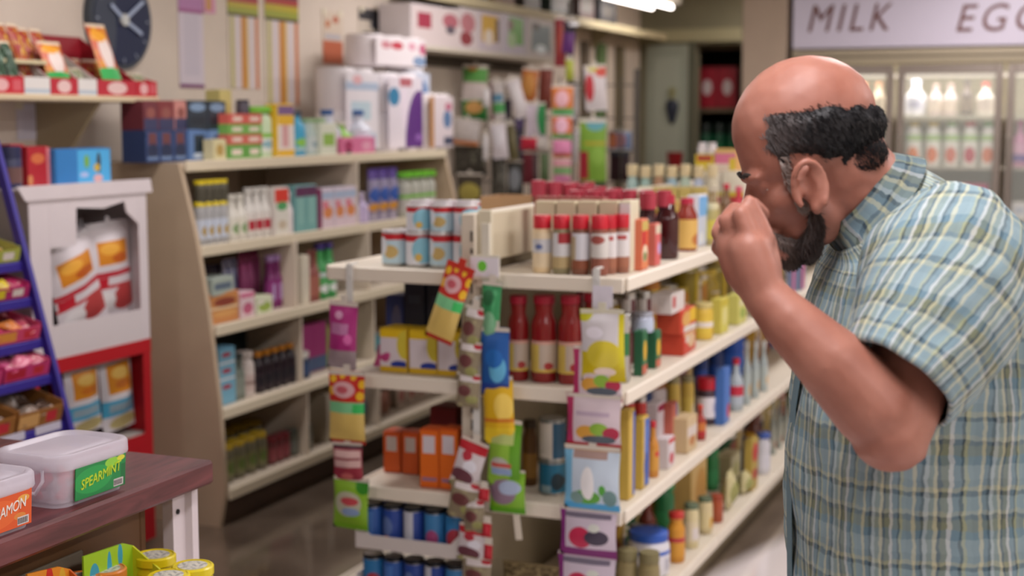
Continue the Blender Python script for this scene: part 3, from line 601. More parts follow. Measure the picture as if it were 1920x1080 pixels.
tr = [(-20, 45, 52, RP2, 'a41c28', 'red candy tray at the far left of the candy shelf'), (46, 94, 60, WPp, 'c8c0b8', 'white candy tray between red trays on the candy shelf'), (95, 146, 68, RP, 'a41c28', 'red candy tray with oval emblem, middle of candy shelf'),
      (147, 182, 75, WPp, 'c8c0b8', 'white candy tray right of the middle red tray on candy shelf'), (183, 256, 76, RP, '981a28', 'large red candy tray with sloping side on the candy shelf'), (257, 294, 128, RP2, 'b02030', 'small red candy tray at the right end of the candy shelf')]
info = [tray(a, b, yt, ds, m, M(s, .5)) for a, b, yt, m, s, ds in tr]
CP = [PR('c8582c', ('e', .5, .5, .3, .3, 'e0d0c8'), ('e', .4, .8, .3, .12, 'e8a030'), ('r', .5, .12, .5, .13, '30a850'), noise=(5, 'd8a030', .45)), PR('a42a28', noise=(6, 'd0a838', .45)), PR('2c4a34', noise=(6, '8ca890', .4)), PR('787c58', noise=(6, 'b0b498', .45))]
def packs(ti, n, ci, z0, hh, ds, tilt=-.35, yy=.1, wf=.9):
    yc, w_ = info[ti]
    for i in range(n):
        wq = w_/n*wf
        inst([('bag', pouch_mesh(wq, hh, .035, 3+i), CP[ci]), ('seal', box(wq*.96, .003, .012, z=-.013, bev=0), M('d8c8b0', .4))], 'candy_bag', ordn(i, n)+ds, 'candy bag', (-3.49-yy, yc+(i-(n-1)/2)*w_/n, zc+z0+hh), (tilt, 0, PI/2), None)
packs(0, 3, 2, .05, .13, 'dark green candy packet in the far left candy tray', yy=.06)
packs(0, 3, 1, .07, .2, 'dark red candy packet at the back of the far left candy tray', yy=.17)
packs(1, 2, 1, .05, .2, 'dark red and yellow candy packet in the left white candy tray', yy=.14)
packs(2, 1, 0, .03, .16, 'orange and green candy bag in the middle red candy tray', yy=.07, wf=.85)
packs(2, 2, 1, .05, .19, 'dark red candy packet at the back of the middle red tray', yy=.16)
packs(3, 2, 3, .02, .08, 'pale grey-green packet in the white candy tray', yy=.08)
packs(4, 1, 0, .03, .24, 'tall orange candy bag with green base in large red tray', yy=.1, wf=.5)
packs(4, 2, 1, .02, .12, 'dark red candy packet behind the tall orange candy bag', yy=.17)
packs(5, 2, 3, .02, .07, 'pale green packet in the small right red candy tray', yy=.07)
inst([('board', box(.34, .2, .014), M('cbbd98', .6)), ('riser', multi([(-.16, .16, .09, .1, -.012, 0)]), M('b8aa88', .6))], 'tray_divider', 'small cream board laid over the far left candy trays', 'board', (-3.62, on_x(15, 128, -3.55).y, zc+.105), (0, 0, PI/2))

# boxed white display shelf on the wall, above the rolls
zw = on_x(900, 96, -3.56).z
t = thing('wall_shelf', 'wall shelf carrying white boxed goods at upper centre', 'shelf', (0, 0, 0))
ya = on_x(775, 92, -3.56).y; yb_ = on_x(1045, 115, -3.56).y
obj('shelf_board', bx(WX+.002, -3.55, ya, yb_, zw-.025, zw), M('cfc6b4', .5), t)
obj('underside_strip', bx(WX+.002, WX+.04, ya, yb_, zw-.09, zw-.03), M('4c443c', .6), t)  # dark strip standing for the shelf's dark underside
for p, q, mt, ds in [(772, 862, PR('d4c6c4', ('r', .25, .62, .14, .2, 'a03048'), ('e', .8, .68, .17, .2, 'b0606c'), ('e', .8, .45, .1, .12, '58505c')), 'big white carton with two red pictures on the upper wall shelf'),
                     (863, 898, PR('d4c8c8', ('e', .3, .25, .35, .18, '8c2430'), ('e', .4, .65, .4, .25, 'b87078')), 'white carton with dark red oval on the upper wall shelf'),
                     (899, 938, PR('c8bcc4', ('r', .5, .58, .38, .34, 'd0a428'), ('e', .45, .35, .2, .22, 'e4d8c8'), ('r', .85, .55, .08, .3, '50382c')), 'display box with yellow packets on the upper wall shelf'),
                     (939, 986, PR('c4bcc8', ('r', .6, .6, .34, .36, '60a840'), ('e', .4, .35, .2, .2, 'a8c890'), ('e', .35, .75, .14, .15, '806858')), 'display box with green packets on the upper wall shelf'),
                     (987, 1040, PR('c0b8b4', ('r', .5, .5, .36, .36, '6c8084'), ('e', .5, .2, .2, .12, 'e4f0f4'), ('r', .3, .8, .15, .1, '3c3838')), 'display box with grey-blue packets on the upper wall shelf')]:
    row('x', -3.57, zw, p, q, 1, {772: 12, 863: 16, 899: 22, 939: 28, 987: 36}[p], DBOX(mt, M('d4cccc', .5), .2, False), ds, 'carton', name='carton')
# wire rack with hanging packets beyond the shelving end
RYp = 8.55
rx0 = -3.78; rx1 = on_y(1190, 200, RYp).x
t = thing('wire_rack', 'dark wire grid rack of hanging packets beyond the wall shelving', 'rack', (0, RYp, 0))
wires = []
for i in range(12): x_ = rx0+(rx1-rx0)*i/11; wires.append((x_-.004, x_+.004, .04, .048, .1, 1.86))
obj('vertical_wire', multi(wires), M('6c6860', .4, .7), t)
wires = [(rx0, rx1, .032, .04, .2+.2*i, .208+.2*i) for i in range(9)]
obj('horizontal_wire', multi(wires), M('6c6860', .4, .7), t)
for xx, hz_ in ((rx0, 1.9), (on_y(1064, 200, RYp).x, 2.32), (rx1, 1.9)): obj('post', bx(xx-.015, xx+.015, .03, .06, 0, hz_), M('4c463e', .5), t)
RACK = t
obj('foot', multi([(rx0-.02, rx0+.02, -.2, .3, 0, .03), (rx1-.02, rx1+.02, -.2, .3, 0, .03)]), M('4c463e', .5), t)
def hang(px0, py0, px1, py1, y, mat, label, cat='packet', t_=.05, rot=0.0, seal='d8d0c4', lean=0.0, name=None, pin=0.0, strip=True, face='y', yaw=0.0, labelp=None):
    """one hanging packet between two corners of its silhouette"""
    mx_ = (px0+px1)/2
    if face == 'y': a = on_y(px0, (py0+py1)/2, y).x; b = on_y(px1, (py0+py1)/2, y).x; z1 = on_y(mx_, py0, y).z; z0 = on_y(mx_, py1, y).z; loc = ((a+b)/2, y, z1); rz = yaw
    else: a = on_x(px0, (py0+py1)/2, y).y; b = on_x(px1, (py0+py1)/2, y).y; z1 = on_x(mx_, py0, y).z; z0 = on_x(mx_, py1, y).z; loc = (y, (a+b)/2, z1); rz = PI/2+yaw
    w_ = abs(b-a)/max(.5, math.cos(yaw)); h_ = z1-z0; sd = random.randint(0, 5)
    parts = [('bag', pouch_mesh(w_, h_, t_, sd, pin=pin), mat), ('header', box(w_*.97, .004, h_*.06, z=-h_*.065, bev=0), M(seal, .4)), ('hook_tab', box(.022, .002, .02, z=-.002, bev=0), M(seal, .4))]
    return inst(parts, name or cat.replace(' ', '_'), label, cat, loc, (lean, rot, rz))
G = 'on the far wire rack'
for i, a in enumerate([
    (815, 122, 848, 180, 8.6, PR('1c6470', ('e', .5, .5, .3, .3, '2c8088')), 'teal packet, top left '+G, 0),
    (836, 140, 862, 200, 8.5, PR('7c1c2c'), 'dark red packet beside the teal one '+G, .25),
    (868, 122, 916, 200, 8.35, PR('c8b8ac', ('r', .5, .75, .5, .16, '60a050'), ('e', .4, .95, .2, .1, 'd88c30'), ('r', .5, .35, .5, .2, 'd8ccc8')), 'white packet with green band and orange top '+G, .05),
    (866, 186, 914, 226, 8.3, PR('2a7c34', ('e', .5, .6, .35, .3, 'c89858'), ('r', .5, .1, .5, .14, '207430')), 'green framed packet with tan picture '+G, 0),
    (852, 222, 902, 272, 8.25, PR('c4bcb8', ('r', .5, .08, .5, .08, 'c07848'), noise=(4, 'a8a09c', .4)), 'crumpled white packet with orange base '+G, .1),
    (850, 270, 912, 330, 8.3, PR('38342c', noise=(6, '6c6c5c', .4)), 'dark grey-green bag, upper, lower left '+G, 0),
    (856, 325, 906, 385, 8.25, PR('40382c', ('e', .5, .4, .4, .3, 'a49848')), 'black bag with yellow picture, lowest left '+G, 0),
    (918, 150, 944, 226, 8.35, PR('c8c0bc', ('r', .5, .3, .5, .12, '50a058'), ('r', .5, .55, .4, .1, '5888a0'), ('r', .1, .5, .1, .5, '702c38')), 'slim white packet with green blue bands '+G, -.06),
    (945, 146, 972, 225, 8.3, PR('ccc4c4', ('e', .5, .5, .2, .4, 'd8d4d4')), 'plain white slanted packet '+G, -.32),
    (918, 228, 948, 298, 8.25, PR('d0c8cc', ('e', .5, .6, .3, .3, 'd8d4d8')), 'long plain white oval packet '+G, -.1),
    (945, 230, 965, 300, 8.3, PR('6c6440', ('r', .5, .5, .2, .5, '585034')), 'narrow olive packet '+G, -.12),
    (962, 215, 984, 300, 8.4, PR('4c4858', ('e', .5, .8, .4, .15, '7c6ca0')), 'dark violet packet '+G, 0),
    (980, 128, 1012, 190, 8.5, PR('b86c34', ('e', .5, .5, .35, .35, 'c88c48')), 'orange-brown packet, upper middle '+G, .12),
    (1012, 125, 1038, 205, 8.5, PR('6c2c20', noise=(5, '8c4430', .4)), 'dark maroon packet, upper middle '+G, .05),
    (986, 192, 1024, 262, 8.3, PR('b8acb4', ('e', .85, .6, .25, .5, '1c7c3c'), ('r', .2, .5, .1, .4, 'd0c4d0')), 'white packet with large green curve '+G, 0),
    (976, 258, 1030, 282, 8.28, PR('b01c34', ('r', .8, .5, .2, .5, 'b8b0a8')), 'wide short red and white packet '+G, .05),
    (980, 284, 1010, 345, 8.3, PR('5c1020', ('r', .85, .5, .15, .5, '3c2c2c')), 'dark wine packet, lower middle '+G, 0),
    (1012, 284, 1030, 340, 8.3, PR('546844'), 'narrow dull green packet, lower middle '+G, 0),
    (1034, 160, 1076, 224, 8.2, PR('c87438', ('e', .5, .6, .3, .25, 'd8a8b0'), ('r', .5, .2, .5, .12, '60a060'), ('r', .5, .03, .5, .08, 'c8ccd8')), 'orange candy packet, first of the chain '+G, 0),
    (1034, 216, 1074, 266, 8.2, PR('c4683c', ('e', .5, .6, .3, .3, 'e0b0c0'), ('r', .5, .15, .5, .15, '70a060')), 'orange pink candy packet, second of the chain '+G, 0),
    (1036, 260, 1072, 300, 8.2, PR('d080a4', ('r', .5, .15, .5, .15, 'b86030')), 'pink candy packet, third of the chain '+G, 0),
    (1036, 296, 1072, 345, 8.2, PR('c08890', ('r', .5, .5, .5, .15, '78a068'), ('e', .5, .2, .4, .15, 'd080a8')), 'dull pink candy packet, lowest of the chain '+G, 0),
    (1094, 122, 1136, 208, 8.4, PR('d0c8c8', ('e', .25, .5, .22, .3, 'c03c44'), ('e', .8, .85, .3, .12, 'c85040'), ('e', .4, .95, .25, .1, 'c8c040')), 'white packet with red fruit picture, upper right '+G, -.05),
    (1072, 238, 1088, 305, 8.3, PR('b8b4b4'), 'narrow pale grey packet beside the green bag '+G, .1),
    (1086, 222, 1138, 340, 8.3, PR('78a038', ('r', .15, .25, .2, .22, '9c2430'), ('e', .6, .92, .35, .12, '60a0a8'), ('r', .6, .6, .4, .03, 'a8a030'), ('e', .7, .4, .25, .14, '88b048')), 'big lime green bag '+G, 0),
    (1140, 245, 1186, 282, 8.6, PR('6c7c9c', ('e', .2, .5, .25, .4, 'c87850'), ('e', .55, .5, .2, .4, 'a07078')), 'blue-grey and orange packet, right end '+G, 0),
    (1142, 280, 1182, 340, 8.6, PR('2c1018', ('r', .5, .9, .5, .12, '101020')), 'near-black wine packet, right end '+G, 0),
    (1040, 30, 1062, 125, 8.5, PR('8c2c34', ('e', .6, .5, .3, .3, 'a84434')), 'narrow dark red packet above the candy chain '+G, 0),
    (1058, 36, 1082, 100, 8.45, PR('5c2c6c', ('r', .5, .8, .5, .2, '2c2434')), 'purple packet hanging below the high ledge', .1),
    (1060, 110, 1076, 150, 8.45, PR('a8b040'), 'small lime packet beside the candy chain '+G, 0),
    (1050, 70, 1058, 36, 0, None, '', 0) if False else (1070, 150, 1086, 235, 8.5, PR('b0acac', ('r', .5, .95, .5, .06, '181418'), ('r', .5, .03, .5, .05, '181418')), 'slim grey packet with black ends beside the candy chain '+G, .03),
    (905, 165, 918, 200, 8.2, PR('d8d4d4'), 'small white price tag card '+G, 0),
    (906, 250, 916, 300, 8.2, PR('d4d0d0'), 'thin white strip card '+G, .02),
    (920, 290, 950, 370, 8.35, PR('4c4840', noise=(6, '88887c', .4)), 'grey speckled bag, low left of centre '+G, 0),
    (950, 300, 982, 372, 8.35, PR('343430', ('e', .5, .5, .35, .3, '7c8084')), 'black bag with grey picture, low centre '+G, 0),
    (845, 190, 866, 270, 8.6, PR('40363a'), 'dark plum packet behind the white packets '+G, 0),
    (934, 180, 960, 290, 8.7, PR('3c3444'), 'dark violet packet behind the slanted white one '+G, 0),
    ]):
    x0_, y0_, x1_, y1_, yy, mt, lb, rt_ = a
    yy = 8.645 if 8.55 < yy < 8.66 else yy
    q_ = hang(x0_, y0_, x1_, y1_, yy, mt, lb, rot=rt_, t_=.03)
    y_a, y_b = sorted((yy-.005-RYp, .04)); obj('peg', box(.006, y_b-y_a, .006, x=q_.location.x, y=(y_a+y_b)/2, z=q_.location.z-.004, bev=0), STEEL(), RACK)
pz = on_y(1076, 46, 8.4)
inst([('disc', lathe([(0, -.012), (.03, -.01), (.034, 0), (.03, .01), (0, .012)], sq=.5), M('e8e8ec', .2)), ('hook', box(.006, .006, .06, z=.0), STEEL())], 'hook_tag', 'shiny round tag on the high ledge lip', 'tag', (pz.x, 8.4, pz.z))

# =====================================================================
# CENTRE GONDOLA
# =====================================================================
GX = -1.70; GR = -1.23; GL_ = -2.10; GY0 = 3.84; GY1 = 8.0; GC = M('ded4c2', .5, var=.05, scale=4); GLIP = M('e8dfcf', .45)
gz = [1.16, .84, .50, .14]
g = thing('gondola_shelving', 'cream double-sided gondola shelving with four levels in the centre', 'shelving', (0, 0, 0))
def gp(n, me, m, p=None): return obj(n, me, m, p or g)
gp('spine_panel', bx(GX-.012, GX+.012, GY0+.03, GY1, .1, 1.31), M('a39a82', .6, var=.08))
gp('spine_cap', bx(GX-.02, GX+.02, GY0+.02, GY1, 1.31, 1.33), GC)
gp('upright', bx(GX-.022, GX+.022, GY0-.01, GY0+.03, 0, 1.33), GC)
SR = gp('slot_row', multi([(GX-.003+dx, GX+.003+dx, GY0-.0125, GY0-.009, .2+.05*i, .23+.05*i) for i in range(22) for dx in (.012,)]), M('3c362c', .8))
SR['kind'] = 'stuff'
for yy in (4.9, 5.95, 7.0): gp('upright', bx(GX-.022, GX+.022, yy, yy+.03, 0, 1.33), GC)
gp('plinth', bx(GL_+.05, GR-.05, GY0+.05, GY1, 0, .1), M('8c8068', .6))
segs = [(GY0, 4.92, 0), (4.925, 5.95, .02), (5.955, 7.0, .045), (7.005, 8.0, .045)]
for zi, z in enumerate(gz):
    for (a, b, ex) in segs:
        s = gp('shelf_board', bx(GX+.025, GR, a, b-.004, z-.02, z), GC)
        gp('front_lip', bx(GR, GR+.012, a, b-.004, z-.035, z+.004), GLIP, s)
        lx = GL_ - (.06 if zi == 0 else -.02 if zi < 3 else .12 if zi == 3 else 0)
        s = gp('shelf_board', bx(lx, GX-.025, a, b-.004, z-.02, z), GC)
        gp('front_lip', bx(lx-.012, lx, a, b-.004, z-.035, z+.004), GLIP, s)
        if a == GY0:
            gp('end_lip', bx(GX+.025, GR, a-.012, a, z-.04, z+.002), GLIP, s)
            gp('end_lip', bx(lx, GX-.025, a-.012, a, z-.04, z+.002), GLIP, s)
# further gondola section stepping out to the right, behind the man's arm
pc = on_z(1522, 513, .90)
# --- top shelf, left half (z 1.16), end-on
def GT(y, z, p0, p1, n, yt, b, ds, cat, grp=None, **k): return row('y', y, z, p0, p1, n, yt, b, ds, cat, grp, **k)
MILK = CAN(PR('dfe2ea', ('r', .5, .92, .5, .12, 'c41c28'), ('e', .85, .5, .4, .45, '8cc8dc'), ('e', .7, .25, .13, .14, 'd8b458')), M('e4e0e4', .3, .3))
MILK2 = CAN(PR('bcd8e4', ('r', .5, .92, .5, .12, 'c41c28'), ('e', .55, .4, .28, .22, 'cbb070'), ('e', .2, .6, .2, .3, 'dfe6ee')), M('e4e0e4', .3, .3))
zc1 = on_y(820, 437, 3.93).z
GT(3.90, 1.16, 707, 752, 1, 433, MILK2, 'red, white and blue milk can, leftmost lower one on gondola top', 'can')
for i, (a, b) in enumerate(((752, 796), (797, 840), (841, 886))):
    GT(3.90, 1.16, a, b, 1, 437, (MILK, MILK2, MILK)[i], ['second', 'third', 'rightmost'][i]+' lower red, white and blue milk can on the gondola top', 'can')
    GT(3.90, zc1, a+2, b+1, 1, 385, (MILK, MILK2, MILK)[i], ['left', 'middle', 'right'][i]+' upper red, white and blue milk can stacked on gondola top', 'can')
for i in range(4):
    GT(3.99, 1.16, 718+43*i, 760+43*i, 1, 432, MILK, ORD[i]+' lower milk can in the second row behind the front milk cans', 'can')
for i in range(3):
    GT(3.99, zc1, 760+44*i, 803+44*i, 1, 378, MILK, ORD[i]+' upper milk can in the second row behind the front milk cans', 'can')
for i in range(3):
    zq = 1.16+i*.045
    inst(DBOX(PR(['c05050', 'b8b8a8', '788870'][i]), M(['b04048', 'b0b0a0', '6c7c64'][i], .5), .16, False)(.17, .042), 'flat_carton', ['red flat carton, lowest', 'pale flat carton, middle', 'grey-green flat carton, top'][i]+' of the stack behind the milk cans', 'carton', (-1.82, 4.3+.01*i, zq), (0, 0, .1*i))
inst(JAR(M('d8d8d0', .4), M('2c9050', .4))(.05, .06), 'jar', 'small jar with green lid behind the milk cans', 'jar', (-1.79, 4.52, 1.16))
pbx = on_y(940, 403, 4.95)
inst([('body', multi([(-.16, .16, -.1, .1, 0, .01), (-.16, .16, -.1, -.09, 0, .1), (-.16, .16, .09, .1, 0, .1), (-.16, -.15, -.1, .1, 0, .1), (.15, .16, -.1, .1, 0, .1)]), M('b08c64', .8, var=.1))], 'cardboard_tray', 'brown cardboard tray on the far gondola top left side', 'tray', (-1.91, 4.85, 1.225))
inst(DBOX(PR('a89060'), M('a48c68', .7), .2)(.3, .062), 'carton', 'tan carton under the brown cardboard tray', 'carton', (-1.91, 4.85, 1.16))
# price-tag holder on the spine end
pt = on_y(910, 505, GY0-.03)
inst([('holder', multi([(-.012, .012, .0, .012, 0, .16), (-.045, .045, -.004, .0, 0, .07)]), M('e0dccc', .3)), ('card', box(.088, .002, .055, z=.008, y=-.006, bev=0), PR('e6e2ea', ('e', .42, .55, .16, .28, '70d040'))), ('clip', box(.02, .006, .05, z=-.05, y=0), M('d4d0c8', .4))],
     'price_tag_holder', 'white price card holder with green sticker on the gondola end', 'price tag', (pt.x, GY0-.03, pt.z-.03))
inst([('board', bx(-.006, .006, 0, .5, 0, .14), M('d2c8ae', .5)), ('front_edge', bx(-.022, .022, -.012, 0, -.0, .15), M('dcd4bc', .5))], 'shelf_divider', 'cream upright divider board on the gondola top centre', 'divider', (-1.655, GY0+.02, 1.19))
# --- top shelf right half: spice jars etc
SP = [PR('e2d0b0', ('r', .5, .62, .5, .2, 'c8c8cc'), ('e', .5, .6, .2, .08, '6070a0')), PR('d8d8dc', ('r', .8, .85, .35, .15, 'a83038'), ('r', .5, .15, .5, .18, 'b8a478')), PR('d8d8e0', ('r', .1, .5, .25, .4, 'b8a888'), ('r', .5, .1, .5, .15, '8c5038')), PR('d0ccc8', ('e', .5, .82, .4, .12, 'a05048'), ('r', .5, .15, .5, .17, '8c5444'))]
SB = ['e0c8a0', '8c8464', '7c4c38', '8c5040']
for i, (a, b) in enumerate(((993, 1028), (1031, 1064), (1067, 1100), (1103, 1136))):
    GT(3.88, 1.16, a, b, 1, 405, JAR(M(SB[i], .3), M('c41e30', .35), SP[i], .23, .86, (.1, .7)), ['cream', 'olive', 'brown', 'rust'][i]+' spice jar with red lid, '+['first', 'second', 'third', 'fourth'][i]+' in front row on gondola top', 'spice jar')
for i, (a, b) in enumerate(((1124, 1152), (1146, 1176))):
    GT(3.93+.04*i, 1.16, a, b, 1, 405-2*i, JAR(M('94604c', .3), M('bc1c2e', .35), PR('d8d4d4', ('r', .5, .15, .5, .15, 'a06850'), ('r', .5, .85, .4, .06, 'b04848')), .23, .86, (.1, .7)), ['second-to-last', 'last'][i]+' spice jar with red lid at the right of the front row', 'spice jar')
for i in range(4):
    GT(4.0, 1.16, 1003+40*i, 1040+40*i, 1, 378, DBOX(PR('d8ccae', ('e', .5, .55, .32, .18, 'd09488')), M('d2c6a8', .5), .06), ORD[i]+' cream carton in the row behind the spice jars', 'carton')
GT(4.0, 1.16, 1160, 1181, 1, 378, DBOX(PR('dcd4d4', ('r', .5, .4, .3, .3, 'c8c8d4')), M('d8cfb4', .5), .1), 'white and cream carton at the right end behind the spice jars', 'carton')
GT(4.12, 1.16, 1000, 1130, 3, 371, DBOX(PR('a05048'), M('984840', .5), .06), 'dull red carton in the third row of the gondola top', 'carton')
# side goods on the top shelf, facing the right aisle
def GS(x, z, p0, p1, n, yt, b, ds, cat, grp=None):
    """products on the aisle side, seen almost edge-on: their size follows from the visible silhouette"""
    st_ = (p1-p0)/n
    for i in range(n):
        pc_ = p0+st_*(i+.5); p = on_x(pc_, yt+20, x-.03); dep = (p-CO).dot(FW); wm = st_/FPX*dep*(1.2 if n == 1 else 1.0); th = YAW-math.atan((pc_-960)/FPX)
        bb = b; w_ = d_ = wm
        if hasattr(b, 'remake'): d_ = .62*wm/math.cos(th); w_ = min(.2, .38*wm/math.sin(th)); bb = b.remake(round(d_, 3))
        elif 'bag' in cat or 'packet' in cat: w_ = min(.16, wm*1.6); d_ = .05
        p = on_x(pc_, yt+20, x-d_/2); h = on_x(pc_, yt, x-d_/2).z-z
        inst(bb(w_, h), cat.replace(' ', '_'), ordn(i, n)+ds, cat, (x-d_/2, p.y, z), (0, 0, PI/2+random.uniform(-.05, .05)), grp)
GS(-1.25, 1.16, 1181, 1213, 1, 412, DBOX(PR('d85838', ('e', .5, .3, .4, .2, 'e8d8b8'), ('e', .5, .25, .28, .1, '708040'), ('r', .5, .9, .5, .1, 'c8b060'), ('r', .3, .65, .2, .15, 'c02830'), ('r', .5, .08, .5, .07, 'e08858')), M('d07050', .5), .1), 'orange-red soup carton with green picture on gondola top', 'carton')
GS(-1.25, 1.16, 1214, 1236, 1, 420, DBOX(PR('d86868', ('e', .7, .4, .25, .16, 'c0b0e0'), ('r', .5, .9, .5, .12, 'd8c8b0')), M('d07060', .5), .08), 'salmon carton beside the orange-red soup carton', 'carton')
GS(-1.25, 1.16, 1236, 1270, 1, 366, BOT(M('3c0c10', .15, coat=.5), M('b02840', .35), None, neck=.5, sh=.72, cl=.14), 'dark red sauce bottle with crimson cap on gondola top', 'bottle')
GS(-1.27, 1.16, 1271, 1305, 1, 372, BOT(M('8c3428', .2), M('b83048', .35), PR('d8b060', ('e', .5, .3, .35, .22, 'b87038')), neck=.5, sh=.76, lab=(.05, .6)), 'brown sauce bottle with yellow label and red cap on gondola top', 'bottle')
GS(-1.3, 1.16, 1292, 1322, 1, 366, DBOX(PR('74aee0', ('r', .5, .3, .5, .3, 'c8d0e0'), ('e', .3, .15, .3, .12, 'e0e4e8')), M('d8d8e0', .5), .1), 'light blue and white carton on the gondola top', 'carton')
GS(-1.26, 1.16, 1322, 1346, 1, 382, JAR(M('b0a468', .3), M('d0c8a0', .4), PR('c8bc50', ('e', .5, .3, .35, .2, '5878b0')), .15), 'pale olive jar with cream lid on the gondola top', 'jar')
GS(-1.26, 1.16, 1348, 1372, 1, 425, JAR(M('c8b430', .3), M('4860a0', .4), PR('d4c030'), .3), 'small yellow jar with blue lid on the gondola top', 'jar')
GS(-1.38, 1.16, 1320, 1350, 1, 350, BOT(M('98845c', .3), M('c4bca8', .4), PR('a89468')), 'tan bottle behind the olive jar on gondola top', 'bottle')
GS(-1.38, 1.16, 1352, 1372, 1, 345, BOT(M('7a5c40', .3), M('c02840', .4), PR('806048')), 'brown bottle with red cap near the hand', 'bottle')
GS(-1.26, 1.16, 1374, 1396, 1, 350, BOT(M('c03040', .3), M('c84860', .4), PR('c84050')), 'crimson bottle near the hand on gondola top', 'bottle')
# long rows of ketchup bottles running across the top
KET = BOT(M('34121a', .2), M('a83848', .35), PR('4c1820'), neck=.7, sh=.66, cl=.24)
for i in range(8): GT(4.62+.03*i, 1.16, 990+29*i, 1018+29*i, 1, 339+3*i, KET, ORD[i]+' sauce bottle with raspberry-red cap in the long row', 'sauce bottle', gap=1.0)
for i in range(6): GT(4.42, 1.16, 1060+33*i, 1092+33*i, 1, 358, KET, ORD[i]+' sauce bottle with raspberry-red cap in the nearer row', 'sauce bottle', gap=1.0)
for i in range(4): GT(5.0, 1.16, 1010+26*i, 1034+26*i, 1, 342, KET, ORD[i]+' sauce bottle with raspberry-red cap in the far row', 'sauce bottle', gap=1.0)
GT(4.25, 1.16, 1195, 1228, 1, 362, KET, 'sauce bottle with raspberry-red cap, behind the soup cartons', 'sauce bottle')
# pastel bottles further back
for i in range(7): GT(5.9, 1.16, 1172+25*i, 1193+25*i, 1, 309+(i % 2)*3, BOT(M(['a8c4c0', 'a0c0b8', 'b08868', 'a0c0d0', 'b4c8b8', 'b8c4dc', 'd0c8b0'][i], .3), M('d8c8a0', .4), PR(['a8c8c8', 'b0ccc4', '9c6048', 'a8c8d8', 'c8c498', 'b8c4dc', 'd8d0b8'][i]), neck=.75, sh=.75, cl=.2), ORD[i]+' pastel bottle with cream cap in the back rows', 'bottle')
for i in range(5): GT(5.6, 1.16, 1195+26*i, 1219+26*i, 1, 352, DBOX(PR('c8b468', ('r', .5, .6, .4, .2, 'd8cc90'), ('e', .5, .3, .3, .2, 'a8b048')), M('c4b070', .5), .1), ORD[i]+' mustard yellow box in front of the pastel bottles', 'box')
for i in range(2): GT(6.0, 1.16, 1308+45*i, 1352+45*i, 1, 322, DBOX(PR('b02838', ('r', .5, .82, .5, .2, 'e0dccc'), ('r', .5, .58, .5, .05, 'c8b840')), M('d8d0c0', .5), .14), ['left', 'right'][i]+' white and crimson banded carton in the back rows', 'carton')
zq = on_y(1350, 320, 6.1).z
GT(6.05, zq, 1302, 1338, 1, 291, DBOX(PR('d8c030', ('r', .5, .8, .4, .2, 'b04838')), M('d0b830', .5), .1), 'yellow box with rust top on the far cartons', 'box')
GT(6.05, zq, 1340, 1382, 1, 280, DBOX(PR('d87898', ('r', .5, .12, .5, .2, 'e0d0c0'), ('r', .85, .3, .15, .3, 'd8c040'), ('r', .5, .92, .5, .1, 'd8b878')), M('d0a060', .5), .1), 'pink and cream box on the far cartons', 'box')
zq2 = on_y(1320, 291, 6.1).z
GT(6.1, zq2, 1306, 1342, 2, 268, BOT(M('e0dce0', .3), M('e8e4ea', .4), None, neck=.7, sh=.7), 'small white bottle on the yellow box at the back', 'bottle')
# --- level 2 (z .84) left half
for i in range(3):
    GT(3.89, .84, 712+50*i+i*4, 764+50*i+i*4, 1, 617+i*3, DBOX(PR('dfd6dc', ('r', .5, .93, .5, .12, 'e8c418'), ('e', .95, .65, .3, .35, 'd8c840'), ('e', .75, .16, .35, .1, '243c9c'), ('r', .5, .04, .5, .07, 'd8b020')), M('dcb81c', .5), .1), ['left', 'middle', 'right'][i]+' yellow, white and blue cracker carton on second gondola level', 'carton', gap=.98)
zy = on_y(790, 616, 3.95).z
GT(3.98, .84, 757, 797, 1, 526, DBOX(PR('101624', ('r', .5, .1, .5, .1, '23307c'), ('r', .5, .8, .3, .05, '28303c')), M('121a30', .4), .1), 'tall navy-black carton, left, behind the yellow cracker cartons', 'carton')
GT(3.98, .84, 799, 842, 1, 528, DBOX(PR('101624', ('r', .5, .1, .5, .1, '23307c'), ('r', .5, .8, .3, .05, '28303c')), M('121a30', .4), .1), 'tall navy-black carton, right, behind the yellow cracker cartons', 'carton')
GT(4.02, .84, 722, 756, 1, 556, DBOX(PR('26386c', ('e', .6, .55, .3, .35, '5c5c74')), M('22306c', .4), .1), 'shorter navy carton at left behind the cracker cartons', 'carton')
inst(BOT(M('1c6c84', .3), M('c8d8dc', .4))(.045, .12), 'bottle', 'small teal bottle at the left edge of second gondola level', 'bottle', (-2.03, 3.98, .84))
inst([('bag', pouch_mesh(.09, .07, .05, 3), PR('c04080', noise=(5, 'd87ca8', .4))), ('seal', box(.085, .003, .008, z=-.008, bev=0), M('b03070', .4))], 'packet', 'small pink packet at the left edge of second gondola level', 'packet', (-2.0, 3.93, .915), (-.5, 0, 0))
# right half: red passata bottles
for i, (a, b) in enumerate(((945, 984), (988, 1036), (1040, 1084), (1086, 1126))):
    GT(3.89+.03*(i > 2), .84, a, b, 1, 556+(i == 3)*-4, BOT(M('8e1a1c', .2, coat=.4), M('b01c38', .35), PR('dcc05c', ('r', .75, .5, .28, .4, 'c8b8a8'), ('r', .5, .95, .5, .06, 'd8a898'), ('e', .8, .2, .14, .12, 'b03838')), neck=.66, sh=.76, cl=.1, lab=(.12, .48)), ['first', 'second', 'third', 'fourth'][i]+'-from-left tomato sauce bottle with yellow label on second level', 'sauce bottle')
GT(4.02, .84, 1062, 1102, 1, 545, BOT(M('5c1416', .2), M('701828', .35), PR('8c6838')), 'dark sauce bottle behind the tomato sauce bottles', 'sauce bottle')
